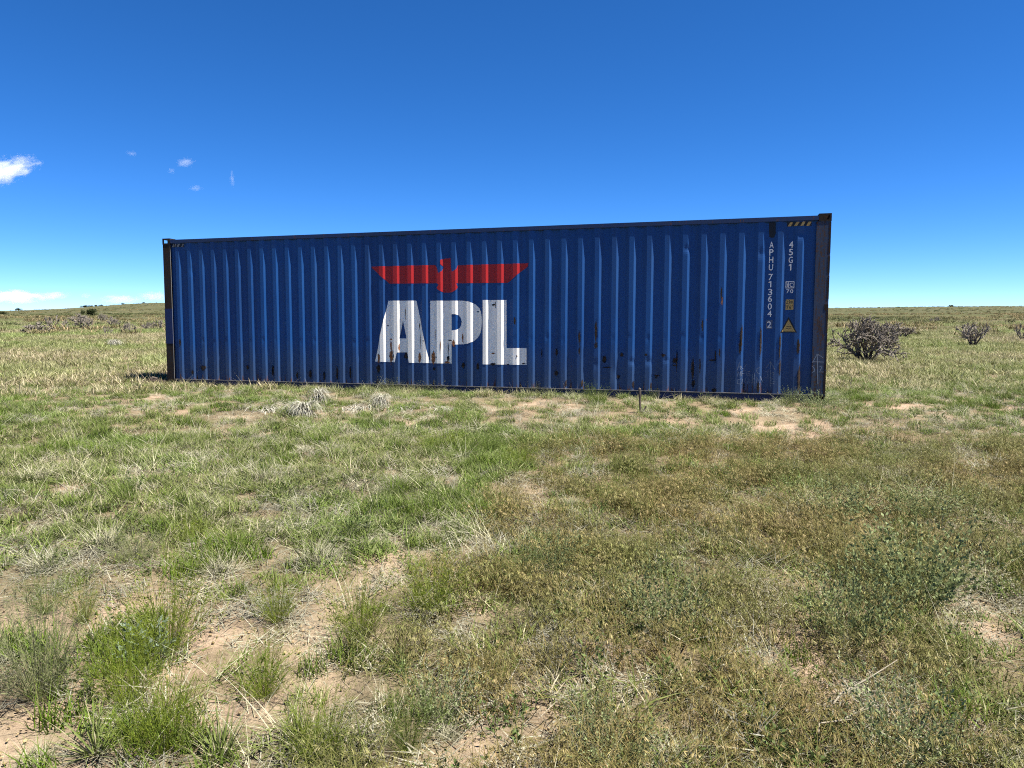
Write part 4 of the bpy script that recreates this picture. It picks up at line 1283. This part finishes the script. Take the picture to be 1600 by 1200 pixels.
def juniper(px, py, dist, w, lab, k=0, flat=1.0):
    az = math.atan((px - 800) / 1110.0)
    x, y = math.sin(az) * dist, math.cos(az) * dist
    s = w * dist / 1110.0 / 1.9
    e = empty('juniper_tree', (x, y, float(height(x, y)) - .05), random.uniform(0, 6), (s, s, s * flat))
    for me, nm in zip(JU[k % 2], ('trunk', 'crown')): link(bpy.data.objects.new(nm, me), e)
    tag(e, lab, 'tree', 'junipers on the far plain')
juniper(144, 488, 290, 13, 'largest round dark juniper on the left plain', 0, 1.15)
juniper(9, 488, 330, 8, 'low dark juniper at the left edge of the plain', 1, .8)
juniper(33, 483, 760, 5.5, 'tiny juniper on the left skyline', 1)
juniper(137, 477, 800, 9, 'broad juniper thicket at the left end of the hilltop', 0, .5)
juniper(146, 477, 805, 6, 'second juniper from the left on the hilltop', 1, .6)
juniper(154, 477, 800, 5, 'third juniper from the left on the hilltop', 0, .7)
juniper(162, 477, 800, 3.5, 'small juniper right of the hilltop group', 1)
juniper(196, 477, 800, 3.5, 'lone small juniper midway along the left hilltop', 0)
juniper(228, 477, 800, 3.5, 'small hilltop juniper closest to the container', 1)
juniper(134, 491, 240, 5, 'small shrub-like juniper just left of the largest one', 1, .7)
juniper(1483, 480, 780, 6.5, 'dark juniper on the right skyline above the upright cholla', 0, .7)
juniper(1370, 480, 800, 4, 'tiny juniper on the right skyline above the largest cholla', 1, .7)

# ------------------------------------------------------------------ stake, fallen wood, twigs
def wobble_tube(name, pts, radii, mat, parent, n=8, seed=0):
    g = np.random.default_rng(seed)
    mb = MB()
    P3 = [np.array(p, float) for p in pts]
    rings = []
    for i, p in enumerate(P3):
        d = P3[min(i + 1, len(P3) - 1)] - P3[max(i - 1, 0)]; d /= np.linalg.norm(d)
        a = np.cross(d, [.31, .2, .9] if abs(d[2]) < .9 else [1, .1, 0]); a /= np.linalg.norm(a); b = np.cross(d, a)
        for j in range(n):
            an = 2 * math.pi * j / n
            rings.append(p + (a * math.cos(an) + b * math.sin(an)) * radii[i] * g.uniform(.8, 1.2))
    f = [(i * n + j, i * n + (j + 1) % n, (i + 1) * n + (j + 1) % n, (i + 1) * n + j) for i in range(len(P3) - 1) for j in range(n)]
    f += [tuple(range(n))[::-1], tuple((len(P3) - 1) * n + j for j in range(n))]
    mb.add(rings, f)
    return mb.build(name, mat, parent)
s_ = gp(1000, 645)
e = empty('wooden_stake', tuple(s_))
tag(e, 'weathered wooden stake standing in front of the container', 'stake')
wobble_tube('post', [(.008, 0, -.06), (.004, 0, .08), (-.004, .004, .17), (-.006, 0, .27), (-.012, 0, .345), (-.018, .003, .362)], [.018, .017, .016, .017, .019, .008], 'old_wood', e, 7, 1)
wobble_tube('side_stub', [(.012, 0, -.02), (.055, -.01, .045), (.085, -.005, .095)], [.014, .013, .012], 'old_wood', e, 6, 2)
s_ = gp(234, 601)
e = empty('fallen_timber', tuple(s_))
tag(e, 'dark weathered timber lying on the ground by the left corner post', 'timber')
wobble_tube('beam', [(-.42, .02, .030), (-.2, 0, .035), (0, .0, .07), (.16, 0, .065), (.34, -.02, .05)], [.028, .03, .065, .06, .03], 'dark_wood', e, 8, 3)
wobble_tube('broken_end', [(.02, .02, .08), (.06, .03, .13), (.15, .02, .115)], [.035, .04, .025], 'old_wood', e, 7, 4)
wobble_tube('splinter', [(-.06, 0, .07), (-.13, .02, .15), (-.19, .03, .23)], [.012, .009, .004], 'old_wood', e, 5, 5)
wobble_tube('splinter', [(.02, .03, .10), (-.02, .05, .17), (-.04, .05, .22)], [.009, .007, .003], 'old_wood', e, 5, 6)
simple_mat('twig', (.40, .34, .24), (.58, .52, .40), 25)
def twig(pa, pb, r, lab, lift=(.02, .09), forks=1, seed=0):
    g = np.random.default_rng(seed)
    a, b = gp(*pa), gp(*pb)
    e = empty('dry_twig', (a[0], a[1], a[2]))
    d = b - a
    pts = [d * t + np.array([0, 0, lift[0] + (lift[1] - lift[0]) * t]) + g.normal(0, .012, 3) for t in np.linspace(0, 1, 6)]
    wobble_tube('stem', pts, [r * (1 - .12 * k) for k in range(6)], 'twig', e, 6, seed)
    for q in range(forks):
        k = 2 + q
        sd_ = d * .35 + g.normal(0, .08, 3); sd_[2] = abs(sd_[2]) * .5
        wobble_tube('side_shoot', [pts[k], pts[k] + sd_ * .5, pts[k] + sd_], [r * .6, r * .5, r * .3], 'twig', e, 5, seed + 9)
    tag(e, lab, 'twig', 'dry twigs on the ground')
twig((1300, 1145), (1395, 1108), .0034, 'pale dry twig lying slanted in the right foreground', (.10, .20), 1, 1)
twig((1275, 1180), (1375, 1152), .0032, 'pale forked twig below the slanted one in the right foreground', (.06, .14), 2, 2)
twig((202, 1020), (176, 974), .0036, 'pale bent dry stalk leaning beside the blue green thistle', (.02, .16), 0, 3)
twig((1165, 1155), (1230, 1172), .0018, 'thin pale twig left of the forked twig at the bottom', (.08, .08), 1, 4)
twig((845, 1142), (930, 1098), .0017, 'thin grey twig leaning above the small leafy weed at the bottom', (.06, .12), 1, 5)

# ================================================================== CLOUDS
def cloud(name, px, py, w, h, dist, dens, lab, seed, thr=.42, scale=2.2, tiltz=0.0):
    dx = (px - 800) / 1110.0; dy = (600 - py) / 1110.0
    d = np.array([dx, math.cos(PITCH) + dy * math.sin(PITCH), -math.sin(PITCH) + dy * math.cos(PITCH)])
    d = d / d[1]
    c = d * dist; c[2] += EYE
    bm = bmesh.new(); bmesh.ops.create_icosphere(bm, subdivisions=3, radius=1.0)
    me = bpy.data.meshes.new(name); bm.to_mesh(me); bm.free()
    m, nt, out = new_mat(name)
    oc = objcoord(nt)
    ln = nt.nodes.new('ShaderNodeVectorMath'); ln.operation = 'LENGTH'; lk(nt, oc, ln.inputs[0])
    ofs = nt.nodes.new('ShaderNodeVectorMath'); ofs.operation = 'ADD'; ofs.inputs[1].default_value = (seed * 3.7, seed * 1.9, seed * 5.3); lk(nt, oc, ofs.inputs[0])
    n = noise(nt, ofs.outputs[0], scale, 7, .62)
    f = mth(nt, 'SUBTRACT', mth(nt, 'ADD', n, mth(nt, 'MULTIPLY', mth(nt, 'SUBTRACT', 1.0, ln.outputs['Value']), .42)), thr + .17)
    f = mth(nt, 'MULTIPLY', mth(nt, 'MULTIPLY', f, 5.0, None, True), dens)
    pv = nt.nodes.new('ShaderNodeVolumePrincipled')
    pv.inputs['Color'].default_value = (.98, .98, .98, 1)
    pv.inputs['Anisotropy'].default_value = .2
    lk(nt, f, pv.inputs['Density'])
    lk(nt, pv.outputs[0], out.inputs['Volume'])
    me.materials.append(m)
    o = link(bpy.data.objects.new('cloud', me))
    o.location = c
    k = dist / 1110.0
    o.scale = (w * k / 2, max(w, h) * k / 2, h * k / 2)
    o.rotation_euler = (0, tiltz, -math.atan2(dx, 1))
    tag(o, lab, 'cloud', 'small clouds')
cloud('cloud', 8, 268, 112, 42, 3000, .011, 'white puffy cloud at the left edge of the blue sky', 1, .44, 3.2, -.45)
cloud('cloud', 290, 254, 36, 18, 3000, .006, 'small wisp of cloud right of the puffy one, upper of two', 2, .46, 2.2, -.3)
cloud('cloud', 306, 294, 26, 12, 3000, .005, 'small wisp of cloud below the upper wisp', 3, .46, 2.2, -.2)
cloud('cloud', 268, 267, 16, 12, 3000, .005, 'faint speck of cloud left of the upper wisp', 4, .46)
cloud('cloud', 206, 240, 22, 10, 3000, .004, 'faint speck of cloud nearest the puffy cloud', 5, .45)
cloud('cloud', 363, 280, 10, 34, 3000, .003, 'faint upright streak of cloud right of the wisps', 6, .45)
cloud('cloud', 18, 464, 96, 24, 9000, .006, 'brightest low cloud bank above the left horizon', 7, .40)
cloud('cloud', 80, 463, 60, 16, 9000, .0045, 'thin low cloud right of the brightest horizon bank', 8, .42, 2.2, -.15)
cloud('cloud', 134, 462, 18, 12, 9000, .004, 'tiny cloud puff above the hilltop junipers', 9, .42)
cloud('cloud', 190, 468, 70, 18, 9000, .003, 'faint low cloud above the left hilltop', 10, .42)
cloud('cloud', 240, 463, 50, 18, 9000, .004, 'low cloud touching the left end of the container', 11, .42)
